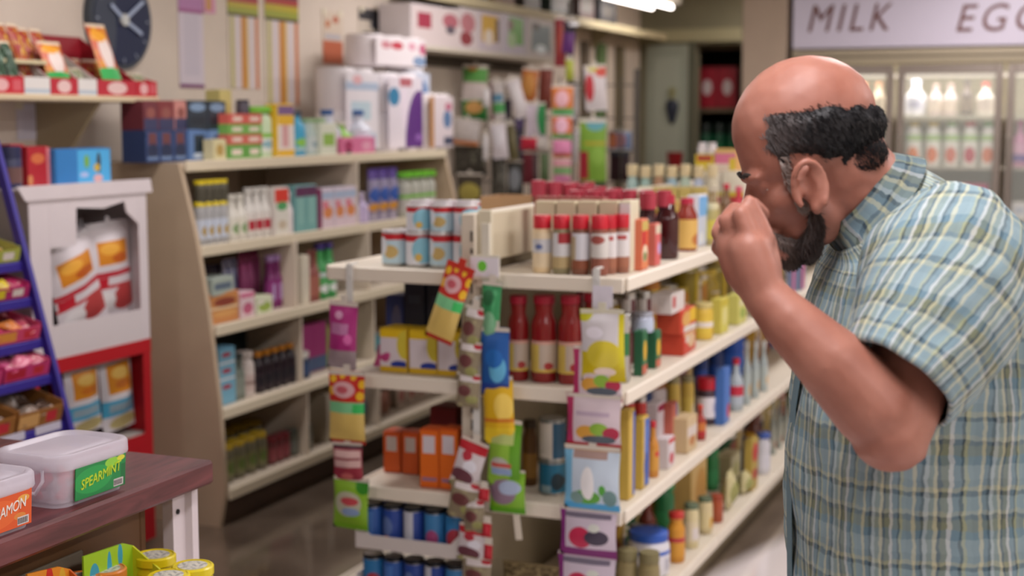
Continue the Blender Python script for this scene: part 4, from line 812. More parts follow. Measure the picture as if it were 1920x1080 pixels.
# level 2 side
GS(-1.26, .84, 1150, 1180, 1, 590, CAN(PR('a8a49c', ('r', .6, .5, .2, .4, '5c1c20'), ('r', .2, .6, .2, .2, '2c7040'))), 'grey can with dark red stripe beside the yellow pouch', 'can')
GS(-1.32, .84, 1163, 1222, 2, 548, CAN(PR('d0ccc8', ('r', .3, .5, .18, .5, '5c1820'), ('e', .7, .5, .2, .4, 'c87840'))), 'tall white can with orange picture on second gondola level', 'can')
GS(-1.26, .84, 1188, 1239, 2, 620, DBOX(PR('286c44', ('e', .5, .55, .35, .25, 'e0b028'), ('r', .5, .1, .5, .12, 'c06048')), M('246040', .5), .06), 'small green carton with yellow fruit on second gondola level', 'carton')
zz_ = on_x(1213, 620, -1.29).z
GS(-1.26, zz_, 1186, 1222, 1, 586, JAR(M('b0b8cc', .3), M('a0a4b0', .4), PR('b8c4d8'), .2), 'pale blue tin stacked on the green cartons', 'tin')
GS(-1.25, .84, 1240, 1300, 1, 620, DBOX(PR('c83c28', ('e', .65, .55, .3, .35, 'd8b890'), ('e', .3, .7, .18, .2, 'd8c8b8'), ('r', .5, .95, .5, .08, 'd8b080')), M('c04028', .5), .08), 'lower orange-red and cream carton on second gondola level', 'carton')
zz_ = on_x(1270, 620, -1.29).z
GS(-1.25, zz_, 1238, 1298, 1, 578, DBOX(PR('c84028', ('e', .4, .6, .3, .35, 'd8a860'), ('r', .8, .7, .2, .3, 'e0b830'), ('r', .6, .12, .4, .14, 'dcd4cc')), M('c04830', .5), .08), 'upper orange-red and yellow carton on second gondola level', 'carton')
zz_ = on_x(1270, 578, -1.29).z
GS(-1.26, zz_, 1225, 1278, 1, 548, DBOX(PR('d8d0cc', ('r', .15, .6, .12, .3, 'b83838')), M('d4ccc8', .5), .08), 'white carton on top of the orange-red cartons', 'carton')
for i, (a, b) in enumerate(((1262, 1306), (1312, 1358))):
    GS(-1.42, .84, a, b, 1, 499, CAN(PR('c8b020', ('r', .15, .5, .15, .5, '8c7c20'), ('e', .6, .4, .3, .3, 'd8b828')), M('a8a050', .4, .5)), ['left', 'right'][i]+' large yellow tin on second gondola level', 'tin')
GS(-1.25, .84, 1302, 1334, 1, 568, JAR(M('d8b848', .3), M('c8b878', .4), PR('dcc048', ('r', .5, .6, .5, .16, 'e4dcd4'), ('r', .7, .2, .2, .2, 'b84830')), .14), 'yellow tub with white band on second gondola level', 'tub')
GS(-1.25, .84, 1336, 1362, 1, 560, DBOX(PR('d4cc60', ('e', .5, .5, .3, .3, 'e0d890'), ('r', .5, .9, .5, .1, 'c8b840')), M('ccc058', .5), .08), 'pale yellow carton, left of two, on second gondola level', 'carton')
GS(-1.25, .84, 1364, 1396, 1, 552, DBOX(PR('d4d078', ('e', .5, .35, .3, .2, '90a848'), ('r', .5, .75, .4, .1, 'e0d8b0')), M('c8c468', .5), .08), 'pale yellow-green carton, right of two, on second gondola level', 'carton')
GS(-1.25, .84, 1400, 1470, 3, 545, DBOX(PR('a8a088', ('r', .5, .5, .4, .2, '808098')), M('a09880', .5), .08), 'greyish carton behind the forearm on second gondola level', 'carton')
GS(-1.25, .84, 1475, 1510, 2, 478, DBOX(PR('8090b8', ('r', .3, .5, .3, .5, 'd04878')), M('7c88a8', .5), .08), 'pink and blue carton under the chin on second gondola level', 'carton')
# --- level 3 (z .50) left half: orange cartons
OB = DBOX(PR('e8701c', ('r', .48, .76, .33, .16, 'dcd4dc'), ('r', .5, .13, .4, .03, '9c7898')), M('d85c18', .5), .07)
OD = DBOX(PR('d05818', ('r', .5, .72, .32, .19, 'c4b8b0')), M('c04c18', .5), .07)
GT(3.87, .50, 786, 822, 1, 806, OB, 'front left bright orange carton with white label on third level', 'carton')
GT(3.87, .50, 824, 860, 1, 806, OB, 'front right bright orange carton with white label on third level', 'carton')
GT(4.0, .50, 718, 750, 1, 810, OD, 'back left darker orange carton with grey label on third level', 'carton')
GT(4.0, .50, 753, 785, 1, 812, OD, 'back right darker orange carton with grey label on third level', 'carton')
GT(4.05, .50, 806, 858, 1, 765, DBOX(PR('7c1018'), M('701018', .5), .1), 'dark red box behind the orange cartons on third level', 'box')
# right half
zt3 = on_y(1028, 862, 3.95).z
TC = CAN(PR('1c6c8c', ('e', .8, .4, .2, .3, '18303c'), ('r', .4, .15, .2, .12, '88a0a8')), M('888c88', .4, .6)); TC2 = CAN(PR('c8c0b4', ('r', .85, .5, .2, .5, '20506c')), M('888c88', .4, .6))
GT(3.92, .50, 1003, 1052, 1, 866, TC, 'lower teal can on the third gondola level', 'can')
GT(3.92, zt3, 1003, 1052, 1, 788, TC2, 'upper white and navy can stacked on the teal can', 'can')
GT(4.0, .50, 975, 1002, 1, 790, BOT(M('5c3c18', .3), M('3c2c18', .4), PR('8c6428'), neck=.7, sh=.8), 'brown bottle beside the stacked cans on third level', 'bottle')
GT(4.05, .50, 1052, 1100, 1, 800, TC, 'teal can in the row behind the stacked cans', 'can')
# level 3 side
YB_ = DBOX(PR('4468b8', ('r', .1, .5, .18, .5, 'd0b050'), ('r', .5, .7, .25, .2, '5c7cc4'), ('e', .5, .3, .3, .2, '3050a0')), M('c8a848', .5), .08)
GS(-1.25, .50, 1164, 1188, 1, 768, DBOX(PR('d0b050', ('r', .8, .5, .2, .5, '4864b0')), M('c8a848', .5), .08), 'yellow and blue pasta box at the aisle corner on third level', 'box')
GS(-1.25, .50, 1188, 1214, 1, 782, YB_, 'blue pasta box with yellow edge on third level', 'box')
GS(-1.25, .50, 1215, 1234, 1, 790, BOT(M('c88838', .3), M('c02c38', .4), PR('d09840', ('r', .5, .8, .4, .12, 'c83828'))), 'amber bottle with red cap on third level', 'bottle')
GS(-1.34, .50, 1168, 1212, 2, 742, CAN(PR('b83028', ('e', .5, .5, .35, .3, 'd88828'), ('r', .5, .1, .5, .15, 'c8b048'))), 'red and orange tin in the back row of third level', 'tin')
GS(-1.33, .50, 1212, 1244, 1, 755, DBOX(PR('dcd8e0', ('r', .5, .95, .5, .08, '98284c')), M('d8d0d8', .5), .08), 'white carton with wine red top on third level', 'carton')
GS(-1.25, .50, 1236, 1262, 1, 820, DBOX(PR('d8d0d4', ('e', .5, .3, .35, .2, 'c03848'), ('r', .5, .95, .5, .1, 'c8383c')), M('d4ccd0', .5), .08), 'short white carton with red emblem on third level', 'carton')
GS(-1.3, .50, 1246, 1268, 1, 755, DBOX(PR('c06858', ('r', .9, .6, .15, .4, '3c78c0'), ('r', .5, .3, .5, .04, 'd0c0b8')), M('b86050', .5), .08), 'brick red carton with blue edge on third level', 'carton')
GS(-1.25, .50, 1266, 1302, 1, 780, DBOX(PR('d0b890', ('r', .5, .6, .5, .15, 'd8ccc4'), ('e', .5, .3, .3, .15, 'b87840')), M('c8b088', .5), .08), 'tan carton with white band on third level', 'carton')
GS(-1.34, .50, 1250, 1302, 2, 705, JAR(M('c8ac50', .3), M('8c8460', .4), PR('d4bc58', ('e', .5, .5, .3, .3, 'e0d0a0')), .12), 'yellow labelled jar in the back row of third level', 'jar')
GS(-1.25, .50, 1304, 1322, 1, 760, BOT(M('a03428', .3), M('c84030', .4), PR('c87838', ('r', .5, .2, .5, .2, 'b02830'))), 'rust red bottle on third level', 'bottle')
GS(-1.28, .50, 1308, 1342, 1, 708, JAR(M('40303c', .3), M('c01830', .4), PR('dcd8e0', ('r', .5, .5, .3, .2, 'a8a8c0')), .25), 'jar with bright red lid on third level', 'jar')
GS(-1.25, .50, 1344, 1366, 1, 690, DBOX(PR('4a78c4', ('e', .8, .2, .3, .14, 'c83050')), M('4470b8', .5), .08), 'narrow bright blue carton on third level', 'carton')
GS(-1.38, .50, 1300, 1356, 2, 642, JAR(M('14316c', .3), M('1c3c90', .4), PR('1c4494', ('e', .5, .25, .3, .2, 'a8bcd8')), .12), 'tall dark blue canister on third level', 'canister')
GS(-1.38, .50, 1357, 1392, 1, 625, JAR(M('1c50b0', .3), M('2458b8', .4), PR('2860c0'), .12), 'tall bright blue canister on third level', 'canister')
GS(-1.25, .50, 1368, 1392, 1, 672, BOT(M('a8b4bc', .3), M('c02038', .4), PR('b0bcc8', ('r', .3, .7, .3, .25, 'c02840'))), 'grey bottle with red cap on third level', 'bottle')
GS(-1.25, .50, 1393, 1440, 3, 640, BOT(M('a8b4b4', .3), M('c8ccc8', .4), PR('b0bcb8', ('e', .5, .3, .3, .25, 'd0a050'))), 'pale grey bottle near the arm on third level', 'bottle')
# --- bottom level (z .14)
# white trays of blue cans, left half
zA = .20; 
yT = 3.80
ta = on_y(667, 1040, yT).x; tb = on_y(862, 1060, yT).x
for k, (zz_, ds) in enumerate(((.145, 'lower'), (.315, 'upper'))):
    tt = thing('can_tray', ds+' white cardboard tray of blue cans on gondola bottom', 'tray', ((ta+tb)/2, yT, zz_)); wq = tb-ta
    obj('front_panel', prism([(-wq/2, 0), (wq/2, 0), (wq/2, .075), (wq/2-.03, .042), (-wq/2+.05, .042), (-wq/2, .085)], 'y', 0, .004), M('d6cfcc', .6), tt)
    for s in (-1, 1): obj('side_panel', bx(s*wq/2-.004*(s > 0), s*wq/2+.004*(s < 0), .004, .27, 0, .09, 0), M('d0c8c4', .6), tt)
    obj('tray_floor', bx(-wq/2+.004, wq/2-.004, .004, .27, 0, .004, 0), M('c8c0bc', .6), tt)
    for j in range(2):
        for i in range(5):
            r_ = wq/5*.46; sp = [PR('2c7cb8', ('e', .5, .35, .4, .3, 'b03848')), PR('3060b0', ('r', .5, .5, .3, .4, '4c7cc8')), PR('28489c', ('e', .5, .5, .3, .3, '6078b0'), ('e', .5, .15, .2, .1, 'd07848')), PR('c8ccd8', ('r', .9, .5, .2, .5, '28489c')), PR('3c80b8', ('e', .4, .3, .3, .25, 'a8487c'))][(i+k) % 5]
            if k == 1 or j == 0:
                inst(CAN(sp, M('1c2028', .4, .5))(r_*2, .125 if k else .135), 'can', (ORD[i]+' dark-topped blue can, front row of the '+ds+' tray') if j == 0 else ORD[i]+' dark-topped blue can in the back row of the upper tray', 'can',
                     ((ta+tb)/2-wq/2+wq/5*(i+.5), yT+.05+.105*j, zz_+.005), (0, 0, random.uniform(-.4, .4)), None)
# right half bottom
for i in range(3):
    inst([('bag', cached(('burlap', i), lambda: up(pouch_mesh(.15, .13, .1, i), .13)), PR('6c5c40', noise=(9, 'a89870', .45), rough=.8)), ('seal', box(.14, .004, .012, z=.118, bev=0), M('8c7c58', .6))], 'bag', ORD[i]+' olive-brown dried goods bag on the gondola bottom level', 'bag', (-1.58+.13*i, 3.98, .14), (0, 0, 0))
GT(3.95, .14, 1150, 1232, 2, 1038, JAR(M('8c8058', .3), M('78704c', .5), PR('988c60', noise=(8, 'c8c0a0', .4)), .15), 'olive speckled jar at the bottom aisle corner', 'jar')
GS(-1.26, .14, 1183, 1250, 1, 995, JAR(M('dcdce4', .3), M('2858b8', .4), PR('dedee6', ('r', .5, .9, .5, .1, '3060c0'), ('r', .4, .3, .1, .3, 'b8b8c4')), .2), 'large white tub with blue lid on the gondola bottom level', 'tub')
GS(-1.36, .14, 1180, 1236, 2, 985, CAN(PR('2c4474', ('r', .5, .5, .3, .3, '506890')), M('5c6468', .3, .8)), 'navy tin with steel top behind the blue-lidded tub', 'tin')
GS(-1.25, .14, 1254, 1282, 1, 960, BOT(M('d09030', .3), M('c03028', .4), PR('d49838', ('r', .5, .9, .5, .12, 'b83040')), neck=.7, sh=.75), 'orange bottle with red cap on the gondola bottom level', 'bottle')
GS(-1.25, .14, 1284, 1308, 1, 944, JAR(M('d8cca0', .3), M('607058', .4), PR('dcd0b0', ('r', .3, .4, .25, .3, 'dcd4d0')), .12), 'left cream jar with green lid on the gondola bottom level', 'jar')
GS(-1.25, .14, 1310, 1334, 1, 932, JAR(M('d4c498', .3), M('586850', .4), PR('d8c898', ('r', .5, .35, .3, .3, 'd0a040')), .12), 'right cream jar with green lid on the gondola bottom level', 'jar')
GS(-1.36, .14, 1230, 1262, 1, 905, BOT(M('287848', .3), M('2c8850', .4), PR('308c54'), neck=.8, sh=.85), 'tall green bottle on the gondola bottom level', 'bottle')
GS(-1.38, .14, 1200, 1228, 1, 930, BOT(M('6c2c20', .3), M('8c3828', .4), PR('803828')), 'rust brown bottle on the gondola bottom level', 'bottle')
GS(-1.34, .14, 1262, 1318, 1, 858, DBOX(PR('d4b470', ('e', .6, .5, .35, .35, 'c89848')), M('ccac68', .5), .08), 'golden tan carton on the gondola bottom level', 'carton')
GS(-1.25, .14, 1334, 1354, 1, 928, JAR(M('a85030', .3), M('984028', .4), None, .2), 'small rust jar on the gondola bottom level', 'jar')
GS(-1.38, .14, 1322, 1346, 1, 842, BOT(M('2c8048', .3), M('308850', .4), PR('38945c'), neck=.8, sh=.85), 'second tall green bottle, further along the bottom level', 'bottle')
GS(-1.36, .14, 1346, 1384, 1, 850, DBOX(PR('ccc8a0', ('e', .5, .4, .35, .3, 'b8b878')), M('c8c098', .5), .08), 'pale green-cream carton on the gondola bottom level', 'carton')
GS(-1.25, .14, 1354, 1410, 2, 882, BAG(PR('c8c090', ('e', .5, .4, .4, .3, '98985c'), noise=(6, 'd8d4b0', .4)), M('c0b888', .5), .06), 'pale yellow-green packet on the gondola bottom level', 'packet')
GS(-1.34, .14, 1388, 1402, 1, 820, BOT(M('384868', .3), M('303c5c', .4), None), 'narrow navy bottle on the gondola bottom level', 'bottle')
GS(-1.25, .14, 1398, 1418, 1, 822, DBOX(PR('b8a050', ('e', .5, .75, .45, .2, 'c01c30'), ('r', .5, .3, .4, .1, 'b03838')), M('b09848', .5), .06), 'yellow carton with red disc on the gondola bottom level', 'carton')
GS(-1.25, .14, 1419, 1442, 1, 812, BOT(M('d4d4dc', .3), M('3858a8', .4), PR('d8d8e2'), neck=.8, sh=.85), 'white bottle with blue cap on the gondola bottom level', 'bottle')
GS(-1.34, .14, 1400, 1428, 1, 760, BOT(M('5c3020', .3), M('b82038', .4), PR('c89828'), neck=.7), 'brown bottle with red cap and yellow label, bottom level', 'bottle')
GS(-1.3, .14, 1444, 1480, 3, 750, BOT(M('9ca49c', .3), M('989c90', .4), PR('a8aca0', ('e', .5, .2, .3, .2, 'b06040'))), 'grey-green bottle at the shirt edge on the bottom level', 'bottle')

# back rows on the aisle side of the gondola
NUM = ['first', 'second', 'third', 'fourth', 'fifth', 'sixth', 'seventh', 'eighth', 'ninth', 'tenth', 'eleventh', 'twelfth', 'thirteenth', 'fourteenth', 'fifteenth', 'sixteenth', 'seventeenth', 'eighteenth', 'nineteenth', 'twentieth', 'twenty-first', 'twenty-second', 'twenty-third', 'twenty-fourth', 'twenty-fifth', 'twenty-sixth', 'twenty-seventh', 'twenty-eighth', 'twenty-ninth', 'thirtieth']
PAL = {2: [('d4c8b8', 'cream'), ('b8a040', 'ochre'), ('a84838', 'brick red'), ('d8c050', 'yellow'), ('98885c', 'olive'), ('c88838', 'orange')], 3: [('c8b078', 'tan'), ('7c2c34', 'wine red'), ('c8a040', 'ochre'), ('c4bcc0', 'pale grey'), ('2c4884', 'navy'), ('a06838', 'brown')],
       4: [('b8a468', 'straw yellow'), ('34603c', 'dark green'), ('c8bc98', 'cream'), ('8c4430', 'rust'), ('3c4454', 'slate'), ('c09840', 'ochre')], 1: [('c8a860', 'tan'), ('b0443c', 'brick red'), ('d0c8b4', 'cream'), ('c8b048', 'yellow'), ('8c5c3c', 'brown'), ('9cb0bc', 'pale blue')]}
for lv_, z_, ya_, yb__, hs1 in ((1, 1.16, 5.15, 5.5, .15), (2, .84, 4.25, 7.9, .2), (3, .50, 4.3, 7.9, .22), (4, .14, 4.3, 7.9, .24)):
    k = 0; y_ = ya_; rd = random.Random(lv_*5)
    while y_ < yb__ and k < 29:
        c_, cn = PAL[lv_][(k*5+lv_) % 6]; c2_ = PAL[lv_][(k*5+lv_+2) % 6][0]; w_ = rd.choice([.085, .1, .115]); h_ = hs1*rd.uniform(.65, 1.0); kd = rd.choice(['carton', 'tin', 'bottle', 'jar'])
        mt = PR(c_, ('e', .5, .5, .35, .25, c2_), ('r', .5, .85, .4, .06, 'dcd4c8'))
        bb = {'carton': DBOX(mt, M(c_, .5), .1), 'tin': CAN(mt), 'bottle': BOT(M(c_, .35), M(c2_, .4), mt, neck=.6, sh=.75), 'jar': JAR(M(c_, .35), M(c2_, .4), mt, .14)}[kd]
        y_ += w_/2; inst(bb(w_, h_), kd, cn+' '+kd+', '+NUM[k]+' of the back row on gondola level '+['', 'one', 'two', 'three', 'four'][lv_], kd, (-1.47-rd.uniform(0, .05), y_, z_), (0, 0, PI/2+rd.uniform(-.1, .1))); y_ += w_/2+.012; k += 1

# --- hanging clip strips on the gondola end
def strip(px, y0_, y1_, y, ds):
    a = on_y(px, y0_, y); b = on_y(px, y1_, y)
    t = thing('clip_strip', ds, 'clip strip', (a.x, y, a.z))
    obj('strip', box(.022, .0015, a.z-b.z, z=-(a.z-b.z), bev=0), M('d8d8d4', .25), t)
    obj('hook', multi([(-.006, .006, -.002, .045, 0, .004), (-.006, .006, -.004, -.002, -.03, .004)]), M('dcdcd8', .3), t)
yS = GY0-.035
strip(655, 497, 985, yS, 'clear clip strip hung from the left corner of the gondola')
strip(893, 560, 1075, yS-.012, 'clear clip strip hung down the gondola centre post')
strip(1118, 505, 1075, yS, 'clear clip strip hung at the right of the gondola end')
RED = PR('c4281c', ('e', .15, .88, .1, .05, 'e8b820'), ('e', .4, .93, .08, .045, 'e8b820'), ('e', .7, .92, .08, .05, 'e8b820'), ('e', .12, .72, .1, .06, 'e8b020'), ('e', .93, .82, .09, .06, 'e8b820'), ('e', .88, .66, .1, .06, 'e8b820'),
         ('e', .45, .74, .3, .11, 'd8a8ac'), ('e', .42, .74, .16, .05, 'c45864'), ('r', .5, .22, .5, .22, 'd8bc68'), ('r', .5, .5, .5, .075, '7cc890'), ('r', .85, .49, .15, .06, '38c060'), ('r', .5, .02, .5, .03, 'b02820'))
hang(619, 566, 673, 692, yS-.01, PR('a82878', ('e', .4, .8, .14, .06, 'd8a0c4'), ('r', .45, .6, .3, .08, 'b878a4'), ('e', .75, .45, .12, .08, 'd868ac'), ('r', .5, .12, .5, .16, '9c8c90')), 'magenta foil pouch, top of the left clip strip', 'pouch', .04, rot=.05)
hang(617, 695, 685, 832, yS-.012, RED, 'red polka-dot pouch with green band on left clip strip', 'pouch', .035)
hang(624, 830, 680, 908, yS-.012, PR('983040', ('r', .5, .62, .44, .2, 'd8b4b0'), ('r', .5, .62, .42, .03, '904048'), ('e', .5, .2, .2, .08, 'c86868'), ('r', .5, .92, .5, .06, '50303c')), 'dark pink pouch with white panel on the left clip strip', 'pouch', .035, rot=-.03)
hang(627, 896, 693, 992, yS-.014, PR('84b428', ('e', .45, .5, .38, .24, 'b8b8a0'), ('e', .5, .55, .25, .08, 'c04850'), ('e', .55, .35, .25, .08, '88a0c8'), ('e', .85, .9, .2, .2, '30881c'), ('r', .5, .03, .5, .07, '70a818')), 'green gummy pouch, bottom of the left clip strip', 'pouch', .035, rot=.03)
hang(839, 497, 893, 650, yS-.03, RED, 'tilted red polka-dot pouch with green band at gondola centre', 'pouch', .035, rot=.33, seal='c83424')
NUT = PR('8c8068', ('r', .6, .88, .45, .12, 'd8d0d0'), ('e', .85, .92, .2, .1, 'b82838'), ('e', .4, .5, .3, .16, '6c3c3c'), ('e', .7, .25, .25, .12, '98985c'), noise=(7, 'a8a078', .4))
NUT2 = PR('d4ccd0', ('r', .5, .9, .5, .14, 'b81828'), ('e', .4, .68, .18, .1, 'b83040'), ('e', .6, .5, .22, .12, 'e4e4ee'), ('e', .4, .26, .4, .16, '6c3c48'), ('e', .5, .06, .5, .1, 'a09c68'))
for i, (a, b_, c_, d_) in enumerate([(872, 575, 912, 660), (862, 640, 905, 715), (858, 700, 902, 765)]):
    hang(a, b_, c_, d_, yS-.02-.004*i, NUT, ['upper', 'middle', 'lower'][i]+' small mixed-nuts packet on the centre strip above', 'packet', .03, rot=.18-.06*i)
for i, (a, b_, c_, d_) in enumerate([(866, 826, 920, 925), (848, 900, 905, 975), (868, 935, 908, 1000), (862, 985, 918, 1055), (868, 1045, 922, 1110)]):
    hang(a, b_, c_, d_, yS-.02-.004*(i % 3), NUT2 if i in (0, 3) else NUT, ['first', 'second', 'third', 'fourth', 'fifth'][i]+' red-topped nuts packet down the lower centre strip', 'packet', .03, rot=[.3, .15, -.05, .1, 0][i])
for i, (a, b_, c_, d_) in enumerate([(898, 915, 918, 940), (905, 980, 922, 1008), (908, 1020, 924, 1050)]):
    hang(a, b_, c_, d_, yS-.035, PR('b81428', ('e', .5, .5, .2, .3, 'c83844')), ['upper', 'middle', 'lower'][i]+' small crimson packet edge beside the lower centre strip', 'packet', .012, rot=.05)
hang(905, 528, 942, 652, yS-.01, PR('2c8850', ('e', .5, .3, .35, .25, '78b088'), ('e', .4, .75, .3, .12, '1c6438'), noise=(5, '48a068', .4)), 'green foil pouch right of the price card', 'pouch', .035, rot=.06)
hang(902, 614, 956, 742, yS-.018, PR('1858a4', ('e', .62, .4, .28, .2, '60b0d8'), ('e', .5, .55, .3, .14, '1c68b8'), ('r', .5, .08, .5, .1, '1c3c90')), 'blue pouch with pale wave in the centre right chain', 'pouch', .035, rot=.0)
hang(903, 705, 962, 832, yS-.014, PR('e0b418', ('e', .7, .55, .28, .2, 'f0d060'), ('r', .5, .35, .5, .03, 'd07c20'), ('r', .5, .12, .5, .12, 'e8c828')), 'yellow pouch below the blue pouch', 'pouch', .035, rot=-.05)
hang(918, 786, 980, 912, yS-.01, PR('8cbc3c', ('r', .86, .5, .16, .5, '5c9c14'), ('e', .4, .3, .3, .14, 'b8b8b0'), ('r', .45, .32, .3, .03, 'c85048'), ('r', .45, .22, .3, .05, '90a8d0'), ('r', .45, .75, .35, .12, 'b8c878')), 'upper green gummy pouch in the centre right chain', 'pouch', .035, rot=.04)
hang(918, 880, 986, 962, yS-.004, PR('7cb428', ('e', .4, .5, .38, .3, '90788c'), ('e', .6, .6, .3, .16, 'a8b8d4'), ('r', .5, .04, .5, .1, '58a010')), 'lower green gummy pouch in the centre right chain', 'pouch', .035)
a = on_y(968, 965, yS); inst([('strip', box(.02, .002, .075, z=-.075, bev=0), M('dcd4c4', .4)), ('hook', box(.008, .004, .02, z=-.004), M('c8c4b8', .4))], 'shelf_tag', 'blank white shelf tag dangling under the third level', 'tag', (a.x, yS, a.z), (0, -.12, 0))
a = on_y(1130, 537, yS-.012)
inst([('card', box(.058, .002, .06, z=-.06, bev=0), M('dcd8e4', .4)), ('tab', prism([(-.02, -.06), (.02, -.06), (.008, -.085), (-.008, -.085)], 'y', -.001, .001), M('dcd8e4', .4))], 'hang_card', 'blank white card at the top of the right clip strip', 'card', a)
hang(1087, 580, 1171, 716, yS-.03, PR('d4d0d4', ('r', .5, .1, .5, .32, 'd0bc1c'), ('e', .55, .38, .38, .2, 'd8c83c'), ('r', .94, .6, .07, .4, 'd4c82c'), ('e', .1, .95, .2, .12, 'c8c820'), ('e', .55, .14, .24, .06, 'f0dcd0'), ('e', .35, .68, .2, .08, 'eeeaf4'), rough=.28), 'shiny silver and yellow pouch on the right clip strip', 'pouch', .045, rot=-.03, seal='d8d4c0')
BER = lambda c1: PR('d4c4cc', ('r', .04, .5, .1, .5, c1), ('e', .4, .3, .2, .14, 'd8a040'), ('e', .62, .38, .16, .12, '8cb83c'), ('e', .82, .3, .14, .12, 'b02848'), ('e', .6, .18, .3, .08, '505c68'), ('r', .5, .04, .5, .07, 'c02438'), ('r', .5, .65, .3, .04, 'b8a4b8'))
hang(1074, 650, 1168, 752, yS-.016, BER('b83068'), 'pink-edged fruit pouch just under the silver yellow pouch', 'pouch', .035)
hang(1062, 740, 1166, 842, yS-.02, BER('b03060'), 'pink-edged fruit pouch above the light blue pouch', 'pouch', .035)
hang(1058, 836, 1164, 956, yS-.026, PR('c4d4e4', ('r', .06, .5, .1, .5, '78b8dc'), ('r', .5, .03, .5, .07, '4ca4d8'), ('e', .42, .2, .24, .12, '5ca838'), ('e', .7, .32, .06, .09, '50a838'), ('e', .45, .42, .12, .26, 'f0f0f2'), ('e', .82, .2, .12, .13, '6c9090'), ('e', .25, .18, .12, .1, '7c9c98'), ('r', .48, .88, .3, .08, 'a88c84'), ('r', .5, .97, .5, .05, 'c0a078')), 'light blue pouch with green leaf picture on right strip', 'pouch', .04)
BE2 = PR('ccc0d0', ('r', .03, .5, .08, .5, '84287c'), ('e', .38, .4, .2, .22, 'c02850'), ('e', .66, .42, .2, .16, '40384c'), ('e', .62, .62, .1, .08, 'd4d8d0'), ('r', .5, .08, .5, .09, '7c2470'), ('r', .5, .85, .4, .05, '70687c'))
hang(1050, 953, 1158, 1044, yS-.02, BE2, 'purple-edged berry pouch below the light blue pouch', 'pouch', .035)
hang(1046, 1038, 1156, 1130, yS-.016, BE2, 'purple-edged berry pouch at the bottom of right strip', 'pouch', .035)

# =====================================================================
# CHIP DISPLAY, PURPLE RACK (left)
# =====================================================================
CXF = -3.3; cy0 = on_x(58, 500, CXF).y; cy1 = on_x(278, 500, CXF).y; zR = .785; zTop = 1.36
WC = M('dcd2d4', .7, var=.05); RC = M('b80f1e', .5)
t = thing('chip_display', 'white cardboard chip display on a red base by the left wall', 'display', (0, 0, 0))
def fr(z0, z1, a0, a1, m, nm, th=.006):
    """front panel with an opening"""
    obj(nm, bx(CXF-th, CXF, cy0, cy0+a0, z0, z1, .001), m, t); obj(nm, bx(CXF-th, CXF, cy1-a1, cy1, z0, z1, .001), m, t)
wz0 = .90; wz1 = 1.285
fr(zR, zTop, .1, .05, WC, 'front_frame')
obj('lower_front_panel', bx(CXF-.006, CXF, cy0+.1, cy1-.05, zR, wz0, 0), PR('d8cfd0', *[('r', .15+.05*i, .42+.0*i, .018, .09, 'a49ca4') for i in range(14) if i not in (5, 10)]), t)
obj('upper_front_panel', prism([(cy0+.1, zTop), (cy1-.05, zTop), (cy1-.05, wz1-.07), (cy1-.12, wz1-.02), (cy1-.13, wz1+.02), (cy1-.25, wz1), (cy0+.24, wz1+.01), (cy0+.235, wz1-.12), (cy0+.1, wz1-.12)], 'x', CXF-.006, CXF), WC, t)
obj('carton_top', bx(-3.78, CXF, cy0, cy1+.02, zTop, zTop+.008, .002), WC, t)
obj('open_flap', prism([(cy0-.02, zTop-.03), (cy1+.03, zTop-.03), (cy1+.02, zTop+.02), (cy0-.06, zTop+.02)], 'x', CXF, CXF+.006), WC, t)
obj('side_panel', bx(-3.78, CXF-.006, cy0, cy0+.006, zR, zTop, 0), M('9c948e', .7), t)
obj('side_panel', bx(-3.78, CXF-.006, cy1-.006, cy1, zR, zTop, 0), WC, t)
obj('back_panel', bx(-3.79, -3.78, cy0, cy1, 0, zTop, 0), M('8c8078', .8), t)
fr(0.02, zR-.04, .02, .045, RC, 'red_frame')
obj('red_rail', bx(CXF-.006, CXF+.002, cy0, cy1, zR-.05, zR, 0), RC, t)
obj('red_lower_panel', bx(CXF-.006, CXF, cy0+.02, cy1-.045, .02, .43, 0), PR('b81020', ('e', .5, .9, .4, .08, 'd09098')), t)
obj('red_side', bx(-3.78, CXF-.006, cy1-.006, cy1, .02, zR, 0), RC, t); obj('red_side', bx(-3.78, CXF-.006, cy0, cy0+.006, .02, zR, 0), RC, t)
obj('inner_shelf', bx(-3.78, CXF-.01, cy0+.006, cy1-.006, zR+.0, zR+.008, 0), M('a8a09a', .7), t); obj('inner_floor', bx(-3.78, CXF-.01, cy0+.006, cy1-.006, .42, .43, 0), M('a8a09a', .7), t)
CHP = PR('dcd4d8', ('r', .5, .68, .34, .12, 'd88820'), ('e', .4, .72, .2, .06, 'e8a838'), ('e', .62, .62, .2, .05, 'c05c18'), ('r', .5, .46, .5, .028, 'c02838'), ('r', .5, .33, .5, .018, 'c43840'), ('e', .75, .2, .3, .14, 'b84040'), ('e', .3, .18, .2, .1, 'e8e4e4'), ('r', .2, .38, .14, .05, 'c41c30'))
CHP2 = PR('dcd8dc', ('r', .5, .66, .34, .18, 'd88c20'), ('e', .5, .72, .24, .07, 'e8c060'), ('e', .55, .58, .24, .05, 'c87020'), ('r', .5, .3, .5, .1, '48a4c8'), ('r', .5, .3, .35, .05, '90a8b4'), ('e', .6, .1, .4, .09, 'c8bc80'))
def chip(p0, p1, yt, yb, x, mat, ds, rot=0., th=.08, seed=0): return hang(p0, p1 and yt, p1, yb, x, mat, ds, 'chip bag', th, rot=rot, face='x', seal='d8d4d8')
chip(76, 172, 448, 632, -3.36, CHP, 'leaning white and orange chip bag at left of white display', -.28, .06)
chip(162, 243, 415, 596, -3.37, CHP, 'upright white and orange chip bag at right of white display', -.05, .06)
chip(128, 176, 420, 520, -3.5, CHP, 'chip bag standing at the back of the white display', .05)
